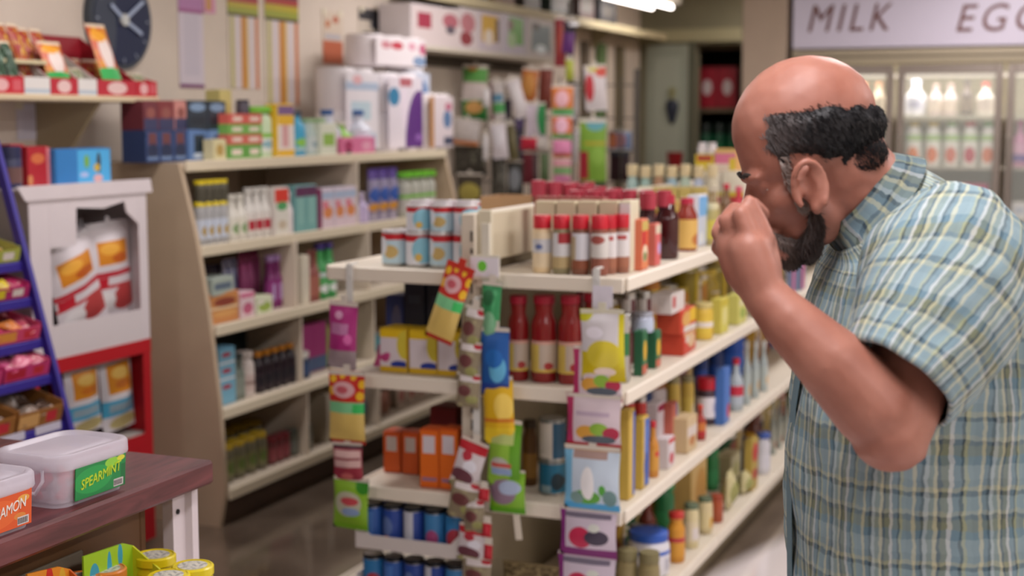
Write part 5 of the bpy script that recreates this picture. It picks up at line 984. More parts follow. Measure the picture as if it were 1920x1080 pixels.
chip(118, 186, 672, 815, -3.36, CHP2, 'left white and blue chip bag in the red base', -.04, .06)
chip(184, 246, 655, 808, -3.37, CHP2, 'right white and blue chip bag in the red base', -.06, .06)
# boxes standing on the chip display
row('x', -3.42, zTop+.008, 20, 46, 1, 272, DBOX(PR('b41e2c', ('e', .5, .5, .2, .3, 'd07060')), M('a01a26', .5), .12), 'narrow red carton at the left end on the chip display', 'carton')
row('x', -3.40, zTop+.008, 47, 95, 1, 276, DBOX(PR('a81826', ('e', .45, .72, .3, .14, 'c8683c'), ('r', .92, .5, .08, .5, 'c8787c'), ('e', .1, .15, .12, .14, 'c88050')), M('9c1824', .5), .12), 'dark red carton with orange logo on the chip display', 'carton')
row('x', -3.39, zTop+.008, 96, 212, 1, 280, DBOX(PR('4aa8dc', ('r', .18, .5, .2, .5, '2c78b8'), ('e', .55, .65, .05, .2, '70a848'), ('e', .78, .6, .04, .32, '34302c'), ('e', .74, .45, .06, .12, 'c8a840'), ('e', .76, .12, .09, .12, 'd8a8a8'), ('e', .5, .25, .08, .08, 'a8b8e0')), M('2c74b0', .5), .12), 'long sky blue carton with picture panel on the chip display', 'carton')

# purple rack
PU = M('35288c', .45)
RY = 3.78
A = on_y(-8, 262, RY); B = on_y(137, 818, RY)
C0 = (B-A); C_ = A+C0*2.3 if False else Vector((B.x+(B.x-A.x)/(A.z-B.z)*B.z, RY, 0))
t = thing('candy_rack', 'slanted purple metal candy rack at the left edge', 'rack', (0, 0, 0))
def upr(y): return prism([(A.x-.014, A.z), (A.x+.014, A.z), (C_.x+.014, 0), (C_.x-.014, 0)], 'y', y-.02, y)
obj('upright', upr(RY), PU, t); obj('upright', upr(2.75), PU, t)
obj('rear_post', bx(A.x-.45, A.x-.42, RY-.02, RY, 0, A.z), PU, t); obj('rear_post', bx(A.x-.45, A.x-.42, 2.73, 2.75, 0, A.z), PU, t)
obj('base', bx(A.x-.45, C_.x, 2.75, RY, .02, .05), PU, t)
def at_h(z): f = (A.z-z)/A.z; return A.x+(C_.x-A.x)*f
lv = [(on_y(p[0], p[1], RY).z, c_, ds, f_) for p, c_, ds, f_ in (((45, 478), 'a8b050', 'yellow-green and white', 'd8c8b8'), ((65, 545), 'b02868', 'magenta', 'd8c828'), ((80, 622), 'd04870', 'rose pink and orange', 'e09840'), ((100, 688), 'c83c78', 'pink', 'b82038'), ((118, 776), '9c6830', 'brown and orange', 'd8a868'))]
for i, (z, c_, ds, f_) in enumerate(lv):
    xf = at_h(z)+.0
    s = obj('tray_shelf', prism([(xf-.36, z+.06), (xf+.0, z-.035), (xf+.0, z-.02), (xf-.36, z+.075)], 'y', 2.76, RY-.021), PU, t)
    obj('tray_lip', bx(xf-.006, xf+.004, 2.76, RY-.021, z-.05, z-.02), PU, s)
    if i == 4:
        for k in range(4): obj('price_strip', bx(xf+.004, xf+.006, RY-.16-.17*k, RY-.04-.17*k, z-.038, z-.012, 0), M('c8c4d4', .5), s)
    # candy cartons in each shelf
    for k in range(3):
        y1 = RY-.03-k*.22; y0 = y1-.21; d_ = thing('candy_carton', ['nearest the end', 'in the middle', 'at the left'][k]+', '+ds+' open candy carton on rack level '+['one', 'two', 'three', 'four', 'five'][i], 'candy carton', (xf-.002, (y0+y1)/2, z-.016), (math.radians(14.5), 0, PI/2))
        hh = [.04, .04, .045, .045, .06][i]
        obj('front_panel', box(.208, .004, hh, y=.002, bev=0), PR(c_, ('r', .25, .5, .22, .35, f_), ('r', .75, .5, .12, .3, 'c8303c' if i > 1 else 'e0d8d0')), d_)
        for s_ in (-1, 1): obj('side_panel', box(.004, .28, hh*1.2, x=s_*.102, y=.144, bev=0), M(c_, .6), d_)
        obj('carton_floor', box(.2, .28, .003, y=.144, bev=0), M('6c4c38', .7), d_)
        for j in range(6):
            cc = random.Random(i*10+k*7+j); pc_ = [['d8c8a8', 'c8a040', 'd0988c'], ['b02060', 'd8c030', 'a81c50'], ['c03c60', 'd88040', 'b8485c'], ['c85c84', 'd8708c', 'b84c64'], ['5c4438', '8c7c70', '4c382c']][i]
            q = inst([('wrapper', pouch_mesh(.09, .09, .04, j % 3), PR(pc_[j % 3], noise=(4, 'e0c8b8', .35), rough=.3)), ('seal', box(.086, .003, .01, z=-.01, bev=0), M(pc_[(j+1) % 3], .4))], 'wrapped_candy', ['front', 'rear'][j//3]+' '+['left', 'centre', 'right'][j % 3]+' wrapped candy in '+['end', 'middle', 'left'][k]+' '+ds+' carton, rack level '+['one', 'two', 'three', 'four', 'five'][i], 'candy', (0, 0, 0))
            yy = (y0+y1)/2-.06+.06*(j % 3); dd = .07+.1*(j//3)
            q.location = (xf-.012-dd, yy, z+.02+dd*.26+.0); q.rotation_euler = (-1.25+cc.uniform(-.2, .2), cc.uniform(-.4, .4), PI/2+cc.uniform(-.5, .5))
# dark blue bottle top left
pb = on_y(16, 262, 3.9)
inst(BOT(M('2c3054', .3), M('23284c', .4), PR('6c4c48'), neck=.8, sh=.8, cl=.3)(.085, .14), 'bottle', 'dark blue bottle with brown label beside the purple rack top', 'bottle', (-3.42, on_x(14, 250, -3.42).y, 1.368))

# =====================================================================
# COUNTER (near left)
# =====================================================================
def wood():
    m, nt, b = newmat('mahogany'); L = nt.links; N = nt.nodes
    tc = N.new('ShaderNodeTexCoord'); mp = N.new('ShaderNodeMapping'); mp.inputs['Scale'].default_value = (14, 1.5, 14)
    n = N.new('ShaderNodeTexNoise'); n.inputs['Scale'].default_value = 3; n.inputs['Detail'].default_value = 7; n.inputs['Distortion'].default_value = .8
    cr = N.new('ShaderNodeValToRGB'); cr.color_ramp.elements[0].color = lin('4a1c1e'); cr.color_ramp.elements[1].color = lin('74393a'); cr.color_ramp.elements[0].position = .35; cr.color_ramp.elements[1].position = .7
    L.new(tc.outputs['Object'], mp.inputs['Vector']); L.new(mp.outputs[0], n.inputs['Vector']); L.new(n.outputs['Fac'], cr.inputs[0]); L.new(cr.outputs[0], b.inputs['Base Color'])
    b.inputs['Roughness'].default_value = .38; b.inputs['Coat Weight'].default_value = .1; return m
TZ = .90; TX = -1.69; TY = 2.51
t = thing('shop_counter', 'counter with a dark reddish-brown wooden top at bottom left', 'counter', (0, 0, 0))
obj('countertop', bx(-2.55, TX, -.6, TY, TZ-.05, TZ, .006), wood(), t)
obj('front_panel', bx(TX-.12, TX-.1, -.5, TY-.12, .06, TZ-.05), M('72502f', .6, var=.12), t)
obj('end_panel', bx(-2.5, TX-.1, TY-.12, TY-.1, .06, TZ-.05), M('72502f', .6, var=.12), t)
lp_ = on_x(355, 960, TX-.06)
WPT = M('d6ccd0', .4, var=.03)
pg = obj('corner_post', prism([(TX-.075, TY-.078), (TX-.05, TY-.078), (TX-.05, TY-.036), (TX-.036, TY-.031), (TX-.036, TY-.01), (TX-.075, TY-.01)], 'z', 0, TZ-.05), WPT, t)
obj('screw_hole', lathe([(0, 0), (.0055, 0), (.0055, .002), (0, .002)], 12), M('181414', .8), pg, loc=(TX-.0495, TY-.062, TZ-.1), rot=(0, PI/2, 0))
# rack of gum in front of the counter
t = thing('gum_rack', 'grey perforated metal gum shelf in front of the counter', 'rack', (0, 0, 0))
gx0, gx1 = TX-.09, TX+.17; GZ = .665
obj('shelf_pan', bx(gx0, gx1, .9, 2.36, GZ-.012, GZ), M('8c8478', .4, .3), t)
obj('back_plate', bx(gx0-.004, gx0, .9, 2.2, GZ, GZ+.12), M('8f8878', .45, .2), t)
obj('front_lip', bx(gx1, gx1+.004, .9, 2.36, GZ-.02, GZ+.03), M('8c8478', .4, .3), t)
obj('perforation', multi([(gx0, gx0+.002, 1.9+.03*i, 1.906+.03*i, GZ+.09, GZ+.098) for i in range(9)]), M('2c2824', .8), t)
for yy in (1.0, 2.3): obj('leg', bx(gx0+.01, gx0+.03, yy, yy+.02, 0, GZ-.012), M('8c8478', .4, .3), t)
LY = PR('d8c81c', rough=.35); YL = PR('e0cc18', ('e', .5, .5, .3, .3, 'd8d8b0'))
def gum(px, py, zt, c, lidc, ds, r=.039, h=.09):
    p = on_z(px, py, zt)
    lm = lathe([(r*.98, h*.80), (r*1.03, h*.81), (r*1.03, h*.97), (r*.96, h), (r*.9, h), (r*.9, h*.985), (0, h*.985)], 28)
    parts = [('body', lathe([(0, 0), (r*.92, 0), (r, .006), (r, h*.7), (r*.9, h*.8), (r*.9, h*.9), (0, h*.9)], 24), M(c, .3)), ('lid', lm, M(lidc, .3), [('lid_seal', lathe([(0, h*.986), (r*.72, h*.986), (r*.72, h*.994), (0, h*.994)], 24), PRZ)]),
             ('label', lathe([(r*1.0, h*.1), (r*1.02, h*.1), (r*1.02, h*.66), (r, h*.66)], 24), M(lidc, .4))]
    return inst(parts, 'gum_bottle', ds, 'gum bottle', (p.x, p.y, zt-h))
def top_print():
    m, nt, b = newmat('gum_lid_print'); L = nt.links; N = nt.nodes
    tc = N.new('ShaderNodeTexCoord'); n = N.new('ShaderNodeTexNoise'); n.inputs['Scale'].default_value = 7; cr = N.new('ShaderNodeValToRGB')
    cr.color_ramp.elements[0].color = lin('9c9c98'); cr.color_ramp.elements[0].position = .4; cr.color_ramp.elements[1].color = lin('dcd8c8'); cr.color_ramp.elements[1].position = .55
    L.new(tc.outputs['Generated'], n.inputs['Vector']); L.new(n.outputs['Fac'], cr.inputs[0]); L.new(cr.outputs[0], b.inputs['Base Color']); b.inputs['Roughness'].default_value = .3; return m
PRZ = top_print()
gum(291, 1040, .755, 'd8c418', 'e4d01c', 'back left yellow gum bottle on the gum shelf')
gum(361, 1060, .755, 'd8c418', 'e4d01c', 'right yellow gum bottle on the gum shelf')
gum(316, 1078, .755, 'd8c418', 'e4d01c', 'front yellow gum bottle cut by the picture bottom')
gum(197, 1066, .755, 'd87c30', 'e08838', 'right orange gum bottle with pale label lid')
gum(150, 1082, .755, 'd87c30', 'e08838', 'left orange gum bottle at the picture bottom')
def display_box(p0, p1, z, mat, side, ds):
    """open counter box with a tall sloping header"""
    a = on_x(p0[0], p0[1], TX-.02); b = on_x(p1[0], p1[1], TX-.02)
    tt = thing('gum_display_box', ds, 'display box', (TX-.03, (a.y+b.y)/2, GZ), (0, 0, PI/2)); wq = abs(b.y-a.y)
    h1 = b.z-GZ; h0 = a.z-GZ
    obj('header_card', prism([(-wq/2, 0), (wq/2, 0), (wq/2, h1*.9), (wq/2-.03, h1), (-wq/2, h0)], 'y', 0, .004), mat, tt)
    obj('side_panel', prism([(-.11, 0), (0, 0), (0, h1*.9), (-.06, h1*.6), (-.11, .03)], 'x', wq/2-.004, wq/2), side, tt)
    obj('front_edge', box(wq, .003, .03, y=-.11, bev=0), side, tt)
display_box((165, 1045), (258, 1012), GZ, PR('9cc824', ('e', .2, .62, .1, .22, '38a0b8'), ('e', .5, .6, .05, .32, '38a0b8'), ('e', .72, .8, .05, .16, '38a0b8')), M('c8cc20', .5), 'lime green display box with blue stripes behind the gum bottles')
display_box((60, 1078), (140, 1055), GZ, PR('e08a20', ('e', .5, .5, .12, .5, 'c8281c'), ('e', .8, .6, .1, .3, 'd8a830')), M('c85c18', .5), 'orange display box with red stripes at the bottom left')

# clear tubs on the counter
def tubmat(c='e9e2ee', a=.42):
    m, nt, b = newmat('frosted_plastic'); b.inputs['Base Color'].default_value = lin(c); b.inputs['Roughness'].default_value = .28; b.inputs['Alpha'].default_value = a; b.inputs['IOR'].default_value = 1.3
    return m
TUB = tubmat(); LID = tubmat('ece6f2', .55)
def rrect(w, d, r, n=5):
    out = []
    for cx_, cy_, a0 in ((w/2-r, d/2-r, 0), (-w/2+r, d/2-r, PI/2), (-w/2+r, -d/2+r, PI), (w/2-r, -d/2+r, 1.5*PI)):
        for k in range(n+1): a = a0+PI/2*k/n; out.append((cx_+r*math.cos(a), cy_+r*math.sin(a)))
    return out
def loft(rings, capb=True, capt=True, smooth=50):
    bm = bmesh.new(); R_ = [[bm.verts.new(p) for p in r] for r in rings]; n = len(R_[0])
    for a, b in zip(R_, R_[1:]):
        for i in range(n): j = (i+1) % n; bm.faces.new((a[i], a[j], b[j], b[i]))
    if capb: bm.faces.new(R_[0][::-1])
    if capt: bm.faces.new(R_[-1])
    return finish(bm, 'loft', smooth)
def rr(w, d, r, z): return [(x, y, z) for x, y in rrect(w, d, r)]
def tub(cx_, cy_, rz, ds, lc, txt, tcol, cont, burst):
    W_, D_, H_ = .204, .155, .086
    t = thing('candy_tub', ds, 'tub', (cx_, cy_, TZ), (0, 0, rz))
    obj('tub_body', loft([rr(W_*.86, D_*.84, .025, .003), rr(W_*.9, D_*.88, .028, .0), rr(W_*.92, D_*.9, .03, .008), rr(W_, D_, .034, H_), rr(W_-.006, D_-.006, .032, H_), rr(W_*.92-.006, D_*.9-.006, .028, .011), rr(W_*.86, D_*.84, .02, .008)], True, True), TUB, t)
    e = .009
    obj('lid', loft([rr(W_+e, D_+e, .038, H_-.016), rr(W_+e+.004, D_+e+.004, .04, H_-.012), rr(W_+e+.003, D_+e+.003, .04, H_+.008), rr(W_+e-.004, D_+e-.004, .038, H_+.0125), rr(W_-.012, D_-.012, .034, H_+.0125), rr(W_-.022, D_-.022, .03, H_+.007), rr(W_-.04, D_-.04, .03, H_+.007), rr(W_-.048, D_-.048, .026, H_+.009)], False, True), LID, t)
    # wrapped sweets inside, as a low heap
    bm = bmesh.new(); rd = random.Random(len(ds))
    for k in range(26):
        mt = Matrix.Translation((rd.uniform(-.085, .085), rd.uniform(-.055, .055), .014+rd.random()*.02)) @ Matrix.Rotation(rd.random()*6, 4, Vector((rd.random(), rd.random(), rd.random()+.1)).normalized())
        add_box(bm, (0, 0, 0), (.03, .018, .01), .003, mt)
    o = obj('candy_heap', finish(bm), M(cont, .4), t); o['kind'] = 'stuff'
    lb = obj('label', bx(-.062, .078, -D_*.475-.0035, -D_*.475-.0015, .014, .076, 0), lc, t)
    lb.rotation_euler = (math.radians(3.5), 0, 0)
    me = text_mesh(txt, .026, .0006, True, .95, rot=.12)
    xs = [v.co.x for v in me.vertices]; mid = (max(xs)+min(xs))/2; sc = .112/(max(xs)-min(xs))
    me.transform(Matrix.Translation((.008, -D_*.475-.0042, .047)) @ Matrix.Diagonal((sc, 1, 1.0, 1)) @ Matrix.Translation((-mid, 0, 0)))
    obj('lettering', me, M(tcol, .4), lb)
    bars = [(-.0+.045+.003*i, .0465+.003*i, -D_*.475-.0042, -D_*.475-.0036, .019, .029) for i in range(8)]
    obj('barcode_patch', bx(.044, .071, -D_*.475-.0039, -D_*.475-.0034, .017, .031, 0), M('d8d0d0', .5), lb)
    obj('barcode', multi(bars), M('282428', .6), lb)
    hd = cached('tubhandle', lambda: arc_mesh([(-.5, 0, .0), (-.5, 0, -.02), (-.3, 0, -.045), (.3, 0, -.045), (.5, 0, -.02), (.5, 0, 0)], .0035, (.09, 1, 1)))
    obj('handle', hd, LID, t, loc=(-W_/2+.0-.006, 0, H_-.012), rot=(0, 0, PI/2))
def arc_mesh(pts, r, sc=(1, 1, 1)):
    bm = bmesh.new(); prev = None; P_ = [Vector((p[0]*sc[0], p[1]*sc[1], p[2]*sc[2])) for p in pts]
    for i, p in enumerate(P_):
        d_ = (P_[min(i+1, len(P_)-1)]-P_[max(i-1, 0)]).normalized(); q = d_.to_track_quat('Z', 'Y')
        ring = [bm.verts.new(p+q @ Vector((r*math.cos(a*PI/4), r*math.sin(a*PI/4), 0))) for a in range(8)]
        if prev:
            for a in range(8): bm.faces.new((prev[a], prev[(a+1) % 8], ring[(a+1) % 8], ring[a]))
        prev = ring
    return finish(bm, 'arc', 60)
GRN = PR('158a44', ('e', .35, .5, .38, .4, '22a04c'), ('e', .72, .85, .14, .14, '90d040'), ('e', .9, .9, .08, .08, 'd8d840'), ('r', .95, .2, .05, .5, '0c7038'))
ORG = PR('e0581c', ('e', .4, .5, .38, .4, 'e8682a'), ('e', .86, .78, .1, .1, 'e8a848'), ('e', .8, .3, .1, .1, 'e08838'))
pa = on_z(150, 938, TZ); 
tub(-1.79, 2.165, PI/2-.03, 'clear plastic tub with green mint label on the counter', GRN, 'SPEARMINT', 'c8e030', 'd83040', True)
tub(-1.775, 1.885, PI/2-.03, 'clear plastic tub with orange label at the left edge', ORG, 'CINNAMON', 'f0e8e0', 'e04848', True)

# =====================================================================
# MAN
# =====================================================================
FH = Vector((-math.sin(YAW), math.cos(YAW), 0))
def PP(px, py, b):
    r = ray(px, py); return CO + r*(b/(r.dot(FH)))
BD = 2.05
def shape_add(bm, kind, *a):
    if kind == 's':   # ellipsoid: centre, radii, matrix3
        c, r, mt = a; rr_ = bmesh.ops.create_icosphere(bm, subdivisions=3, radius=1)
        for v in rr_['verts']: v.co = Vector(c) + mt @ Vector((v.co.x*r[0], v.co.y*r[1], v.co.z*r[2]))
    else:             # chain of tapered capsules
        pts, rad = a
        for p, r in zip(pts, rad):
            rr_ = bmesh.ops.create_icosphere(bm, subdivisions=2, radius=r*1.02)
            for v in rr_['verts']: v.co += Vector(p)
        for (p, q, r1, r2) in zip(pts, pts[1:], rad, rad[1:]):
            p = Vector(p); q = Vector(q); d_ = q-p; rot = d_.to_track_quat('Z', 'Y')
            A_ = [bm.verts.new(p+rot @ Vector((r1*math.cos(k*PI/8), r1*math.sin(k*PI/8), 0))) for k in range(16)]
            B_ = [bm.verts.new(q+rot @ Vector((r2*math.cos(k*PI/8), r2*math.sin(k*PI/8), 0))) for k in range(16)]
            for k in range(16): bm.faces.new((A_[k], A_[(k+1) % 16], B_[(k+1) % 16], B_[k]))
            bm.faces.new(A_[::-1]); bm.faces.new(B_)
def remeshed(bm, voxel, smooth=4, name='figure'):
    me = bpy.data.meshes.new('raw'); bmesh.ops.recalc_face_normals(bm, faces=bm.faces[:]); bm.to_mesh(me); bm.free()
    o = bpy.data.objects.new('tmp', me); COL.objects.link(o)
    m = o.modifiers.new('r', 'REMESH'); m.mode = 'VOXEL'; m.voxel_size = voxel; m.use_smooth_shade = True
    s = o.modifiers.new('s', 'SMOOTH'); s.factor = .5; s.iterations = smooth
    bpy.context.view_layer.update(); out = bpy.data.meshes.new_from_object(o.evaluated_get(bpy.context.evaluated_depsgraph_get())); bpy.data.objects.remove(o)
    out.name = name; return out
TL = math.radians(25)
HC = PP(1512, 262, BD-.02)
hf = (-RT*math.cos(TL) - Vector((0, 0, 1))*math.sin(TL)); hu = (Vector((0, 0, 1))*math.cos(TL) - RT*math.sin(TL)); hs = hu.cross(hf)
# hs: lateral; make +side point at the camera
if hs.dot(FH) > 0: hs = -hs
HM = Matrix((hf, hs, hu)).transposed()
def HP(x, y, z): return HC + HM @ Vector((x, y, z))
pm_root = thing('person', 'balding bearded man in a blue plaid short-sleeved shirt raising his fist', 'person', (HC.x+.15, HC.y+.05, 0))
inv = Matrix.Translation(-Vector(pm_root.location))
def pobj(name, me, mat, parent=None):
    me.transform(inv); return obj(name, me, mat, parent or pm_root)
bm = bmesh.new()
E_ = lambda c, r: shape_add(bm, 's', HP(*c), r, HM)
E_((-.006, 0, .022), (.102, .079, .092)); E_((.03, 0, .0), (.068, .068, .075)); E_((.045, 0, -.06), (.055, .06, .06)); E_((.035, 0, -.10), (.055, .054, .045)); E_((.078, 0, -.128), (.026, .032, .024))
for s in (-1, 1):
    E_((.062, s*.04, -.058), (.026, .022, .022)); E_((.087, s*.022, -.014), (.016, .026, .011)); E_((.108, s*.012, -.078), (.011, .009, .009)); E_((.085, s*.03, -.03), (.01, .013, .009))
E_((.098, 0, -.098), (.013, .024, .007)); E_((.096, 0, -.110), (.012, .02, .007))
shape_add(bm, 'c', [HP(.095, 0, -.028), HP(.112, 0, -.055), HP(.120, 0, -.074)], [.009, .011, .0135])
for s in (-1, 1):   # ears
    ring = []
    for k in range(13):
        a = math.radians(-120+k*22); ring.append(HP(.036-.022*math.sin(a+.2), s*(.083+.011*abs(math.cos(a))), -.05+.034*math.cos(a)))
    shape_add(bm, 'c', ring, [.0056]*13); shape_add(bm, 'c', [HP(.026, s*.086, -.032), HP(.024, s*.087, -.052), HP(.034, s*.086, -.068)], [.004, .0045, .004]); E_((.030, s*.075, -.050), (.021, .006, .031)); E_((.038, s*.084, -.080), (.010, .007, .011)); E_((.050, s*.079, -.053), (.006, .008, .008))
# neck, trunk
nb = PP(1668, 415, BD)
shape_add(bm, 'c', [HP(-.03, 0, -.02), HP(-.035, 0, -.075), nb], [.066, .064, .072])
shape_add(bm, 'c', [nb, PP(1720, 520, BD), PP(1720, 760, BD), PP(1715, 1080, BD), PP(1715, 1200, BD)], [.08, .12, .135, .14, .13])
# near arm
sh_ = PP(1765, 500, 1.93); el = PP(1668, 812, 1.80); wr = PP(1432, 552, 1.84)
e1 = PP(1640, 765, 1.80); e2 = PP(1560, 680, 1.805); e3 = PP(1478, 602, 1.825)
shape_add(bm, 'c', [nb, sh_], [.06, .06]); shape_add(bm, 'c', [sh_, PP(1720, 660, 1.85), el], [.075, .058, .05])
shape_add(bm, 'c', [PP(1678, 820, 1.80), e1, e2, e3, wr], [.044, .053, .046, .036, .0285])
# hand: palm, four curled fingers and thumb
k0 = PP(1398, 408, 1.86)
shape_add(bm, 'c', [wr, PP(1418, 510, 1.845), PP(1405, 470, 1.85)], [.0275, .030, .029])
shape_add(bm, 'c', [wr, PP(1392, 505, 1.86), PP(1378, 462, 1.875)], [.026, .026, .026])
shape_add(bm, 'c', [wr, PP(1430, 500, 1.86), PP(1428, 455, 1.87)], [.026, .025, .020])
fing = [([(1402, 440, 1.845), (1388, 402, 1.85), (1412, 384, 1.875), (1432, 402, 1.895)], [.0125, .0115, .0105, .0095]),
        ([(1386, 447, 1.862), (1362, 414, 1.87), (1378, 392, 1.895), (1404, 402, 1.915)], [.0125, .0115, .0105, .0095]),
        ([(1372, 462, 1.88), (1347, 437, 1.892), (1357, 412, 1.918), (1385, 416, 1.935)], [.012, .011, .010, .009]),
        ([(1366, 482, 1.895), (1345, 465, 1.91), (1350, 444, 1.932), (1372, 440, 1.948)], [.0105, .0095, .009, .008])]
for p, r in fing: shape_add(bm, 'c', [PP(*q) for q in p], r)
shape_add(bm, 'c', [PP(1424, 490, 1.85), PP(1432, 446, 1.855), PP(1418, 410, 1.86), PP(1405, 380, 1.862)], [.016, .0145, .0125, .0105])
# far arm, hanging forward
fs = PP(1760, 520, 2.2); fe = PP(1700, 800, 2.27); fw_ = PP(1560, 900, 2.22)
shape_add(bm, 'c', [nb, fs], [.06, .06]); shape_add(bm, 'c', [fs, fe, fw_], [.072, .05, .03])
shape_add(bm, 'c', [fw_, PP(1535, 930, 2.2)], [.03, .034])
for k in range(4): shape_add(bm, 'c', [PP(1530, 925+9*k, 2.18+.018*k), PP(1500, 950+9*k, 2.18+.018*k), PP(1505, 985+6*k, 2.18+.018*k)], [.010, .0095, .0085])
shape_add(bm, 'c', [PP(1545, 920, 2.17), PP(1515, 925, 2.15), PP(1500, 945, 2.145)], [.012, .011, .009])
def skin_mat():
    m, nt, b = newmat('skin'); L = nt.links; N = nt.nodes
    tc = N.new('ShaderNodeTexCoord'); n = N.new('ShaderNodeTexNoise'); n.inputs['Scale'].default_value = 14; n.inputs['Detail'].default_value = 5
    cr = N.new('ShaderNodeValToRGB'); cr.color_ramp.elements[0].color = lin('9a604f'); cr.color_ramp.elements[1].color = lin('b77f6e'); cr.color_ramp.elements[0].position = .3; cr.color_ramp.elements[1].position = .72
    L.new(tc.outputs['Object'], n.inputs['Vector']); L.new(n.outputs['Fac'], cr.inputs[0]); L.new(cr.outputs[0], b.inputs['Base Color'])
    b.inputs['Roughness'].default_value = .5; b.inputs['Subsurface Weight'].default_value = .12; b.inputs['Subsurface Radius'].default_value = (.012, .004, .002); b.inputs['Subsurface Scale'].default_value = 1
    b.inputs['Specular IOR Level'].default_value = .5
    return m
pobj('body', remeshed(bm, .0042, 5), skin_mat())
# thumb nail, eyes
for s in (-1, 1):
    me = bpy.data.meshes.new('eye'); b_ = bmesh.new(); shape_add(b_, 's', HP(.0795, s*.030, -.033), (.0105, .0115, .009), HM); b_.to_mesh(me); b_.free(); e_ = pobj('eye', me, M('d8d0c8', .2))
    me = bpy.data.meshes.new('iris'); b_ = bmesh.new(); shape_add(b_, 's', HP(.0875, s*.031, -.034), (.004, .0055, .0055), HM); b_.to_mesh(me); b_.free(); pobj('iris', me, M('2a1c14', .2), e_)
# hair fringe: a shell over the back and sides of the skull
def hair_mat(dark, grey, bias, axis=0, sc=(60, 60, 9)):
    m, nt, b = newmat('hair'); L = nt.links; N = nt.nodes
    tc = N.new('ShaderNodeTexCoord'); mp = N.new('ShaderNodeMapping'); mp.inputs['Scale'].default_value = sc; n = N.new('ShaderNodeTexNoise'); n.inputs['Scale'].default_value = 2.2; n.inputs['Detail'].default_value = 5
    sp = N.new('ShaderNodeSeparateXYZ'); ad = N.new('ShaderNodeMath'); ad.operation = 'ADD'; mu = N.new('ShaderNodeMath'); mu.operation = 'MULTIPLY'; mu.inputs[1].default_value = .6
    cr = N.new('ShaderNodeValToRGB'); cr.color_ramp.elements[0].color = lin(grey); cr.color_ramp.elements[1].color = lin(dark); cr.color_ramp.elements[0].position = bias-.25; cr.color_ramp.elements[1].position = bias+.25
    L.new(tc.outputs['Object'], mp.inputs['Vector']); L.new(mp.outputs[0], n.inputs['Vector']); L.new(tc.outputs['Generated'], sp.inputs[0]); L.new(n.outputs['Fac'], mu.inputs[0]); L.new(mu.outputs[0], ad.inputs[0]); L.new(sp.outputs[axis], ad.inputs[1])
    L.new(ad.outputs[0], cr.inputs[0]); L.new(cr.outputs[0], b.inputs['Base Color']); b.inputs['Roughness'].default_value = .6
    bp = N.new('ShaderNodeBump'); bp.inputs['Strength'].default_value = .5; bp.inputs['Distance'].default_value = .003; L.new(n.outputs['Fac'], bp.inputs['Height']); L.new(bp.outputs[0], b.inputs['Normal'])
    return m
def hair_shell():
    b_ = bmesh.new(); bmesh.ops.create_icosphere(b_, subdivisions=6, radius=1); rd = random.Random(3)
    kill = []
    def sm(a, lo, hi): return max(0, min(1, (a-lo)/(hi-lo)))
    for v in b_.verts:
        c0 = v.co.copy(); x, y, z = c0.x*.103-.006, c0.y*.080, c0.z*.093+.022
        h = -x*math.sin(TL)+z*math.cos(TL); f_ = x*math.cos(TL)+z*math.sin(TL)
        nz = .003*math.sin(17*c0.y+9*c0.x)+.002*math.sin(29*c0.z+13*c0.y)
        m1 = sm(.050-.12*max(0, f_)+nz-h, 0, .022); m2 = sm(.078-f_-.2*max(0, -h)+nz, 0, .03)
        bot = -.088 if f_ < -.035 else -.03
        if -.045 < f_ < .035: bot = max(bot, -.024-.9*max(0, -.004-f_))
        if f_ >= .035: bot = -.03-.9*max(0, .06-f_)
        mm = min(m1, m2, sm(h-bot, 0, .02)); tf = sm(-f_, -.05, .08)
        v.co = HP(x, y, z)+(HM @ c0).normalized()*(-.005+mm*(.008+.006*tf)+mm*.0008*math.sin(60*math.atan2(c0.y, c0.x+.01)+20*c0.z))
        if mm <= 0: kill.append(v)
    bmesh.ops.delete(b_, geom=kill, context='VERTS'); return finish(b_, 'hair', 80)
def strands(me, n, ln, wd, flow, out=.35, seed=1):
    """short hairs rooted on a surface"""
    rd = random.Random(seed); vs = me.vertices; bm = bmesh.new()
    for _ in range(n):
        v = vs[rd.randrange(len(vs))]; nn = v.normal; p = v.co+Vector((rd.uniform(-.002, .002), rd.uniform(-.002, .002), rd.uniform(-.002, .002)))-nn*.001
        fl = flow-nn*flow.dot(nn); fl.normalize(); d_ = (fl+nn*out+Vector((rd.uniform(-.35, .35), rd.uniform(-.35, .35), rd.uniform(-.35, .35)))).normalized()
        sd = d_.cross(nn).normalized()*wd; l = ln*rd.uniform(.6, 1.2); a = bm.verts.new(p-sd); b = bm.verts.new(p+sd); c = bm.verts.new(p+nn*wd*1.5); t_ = bm.verts.new(p+d_*l-nn*l*.25)
        bm.faces.new((a, b, t_)); bm.faces.new((b, c, t_)); bm.faces.new((c, a, t_))
    m = bpy.data.meshes.new('strands'); bm.to_mesh(m); bm.free(); return m
FLOW = (-hu*1.0-hf*.35).normalized()
HMAT = hair_mat('17161a', '6e6462', .62)
hs_ = hair_shell(); hst = strands(hs_, 9000, .013, .0007, FLOW, .25)
hob = pobj('hair', hs_, HMAT); so = pobj('hair_strands', hst, HMAT); so.parent = hob; so['kind'] = 'stuff'
b_ = bmesh.new(); shape_add(b_, 's', HP(-.052, 0, -.052), (.043, .071, .034), HM)
nbm = remeshed(b_, .004, 2, 'nape'); so = pobj('nape_strands', strands(nbm, 9000, .010, .0005, FLOW, .02, 9), HMAT); so.parent = hob; so['kind'] = 'stuff'
b_ = bmesh.new()
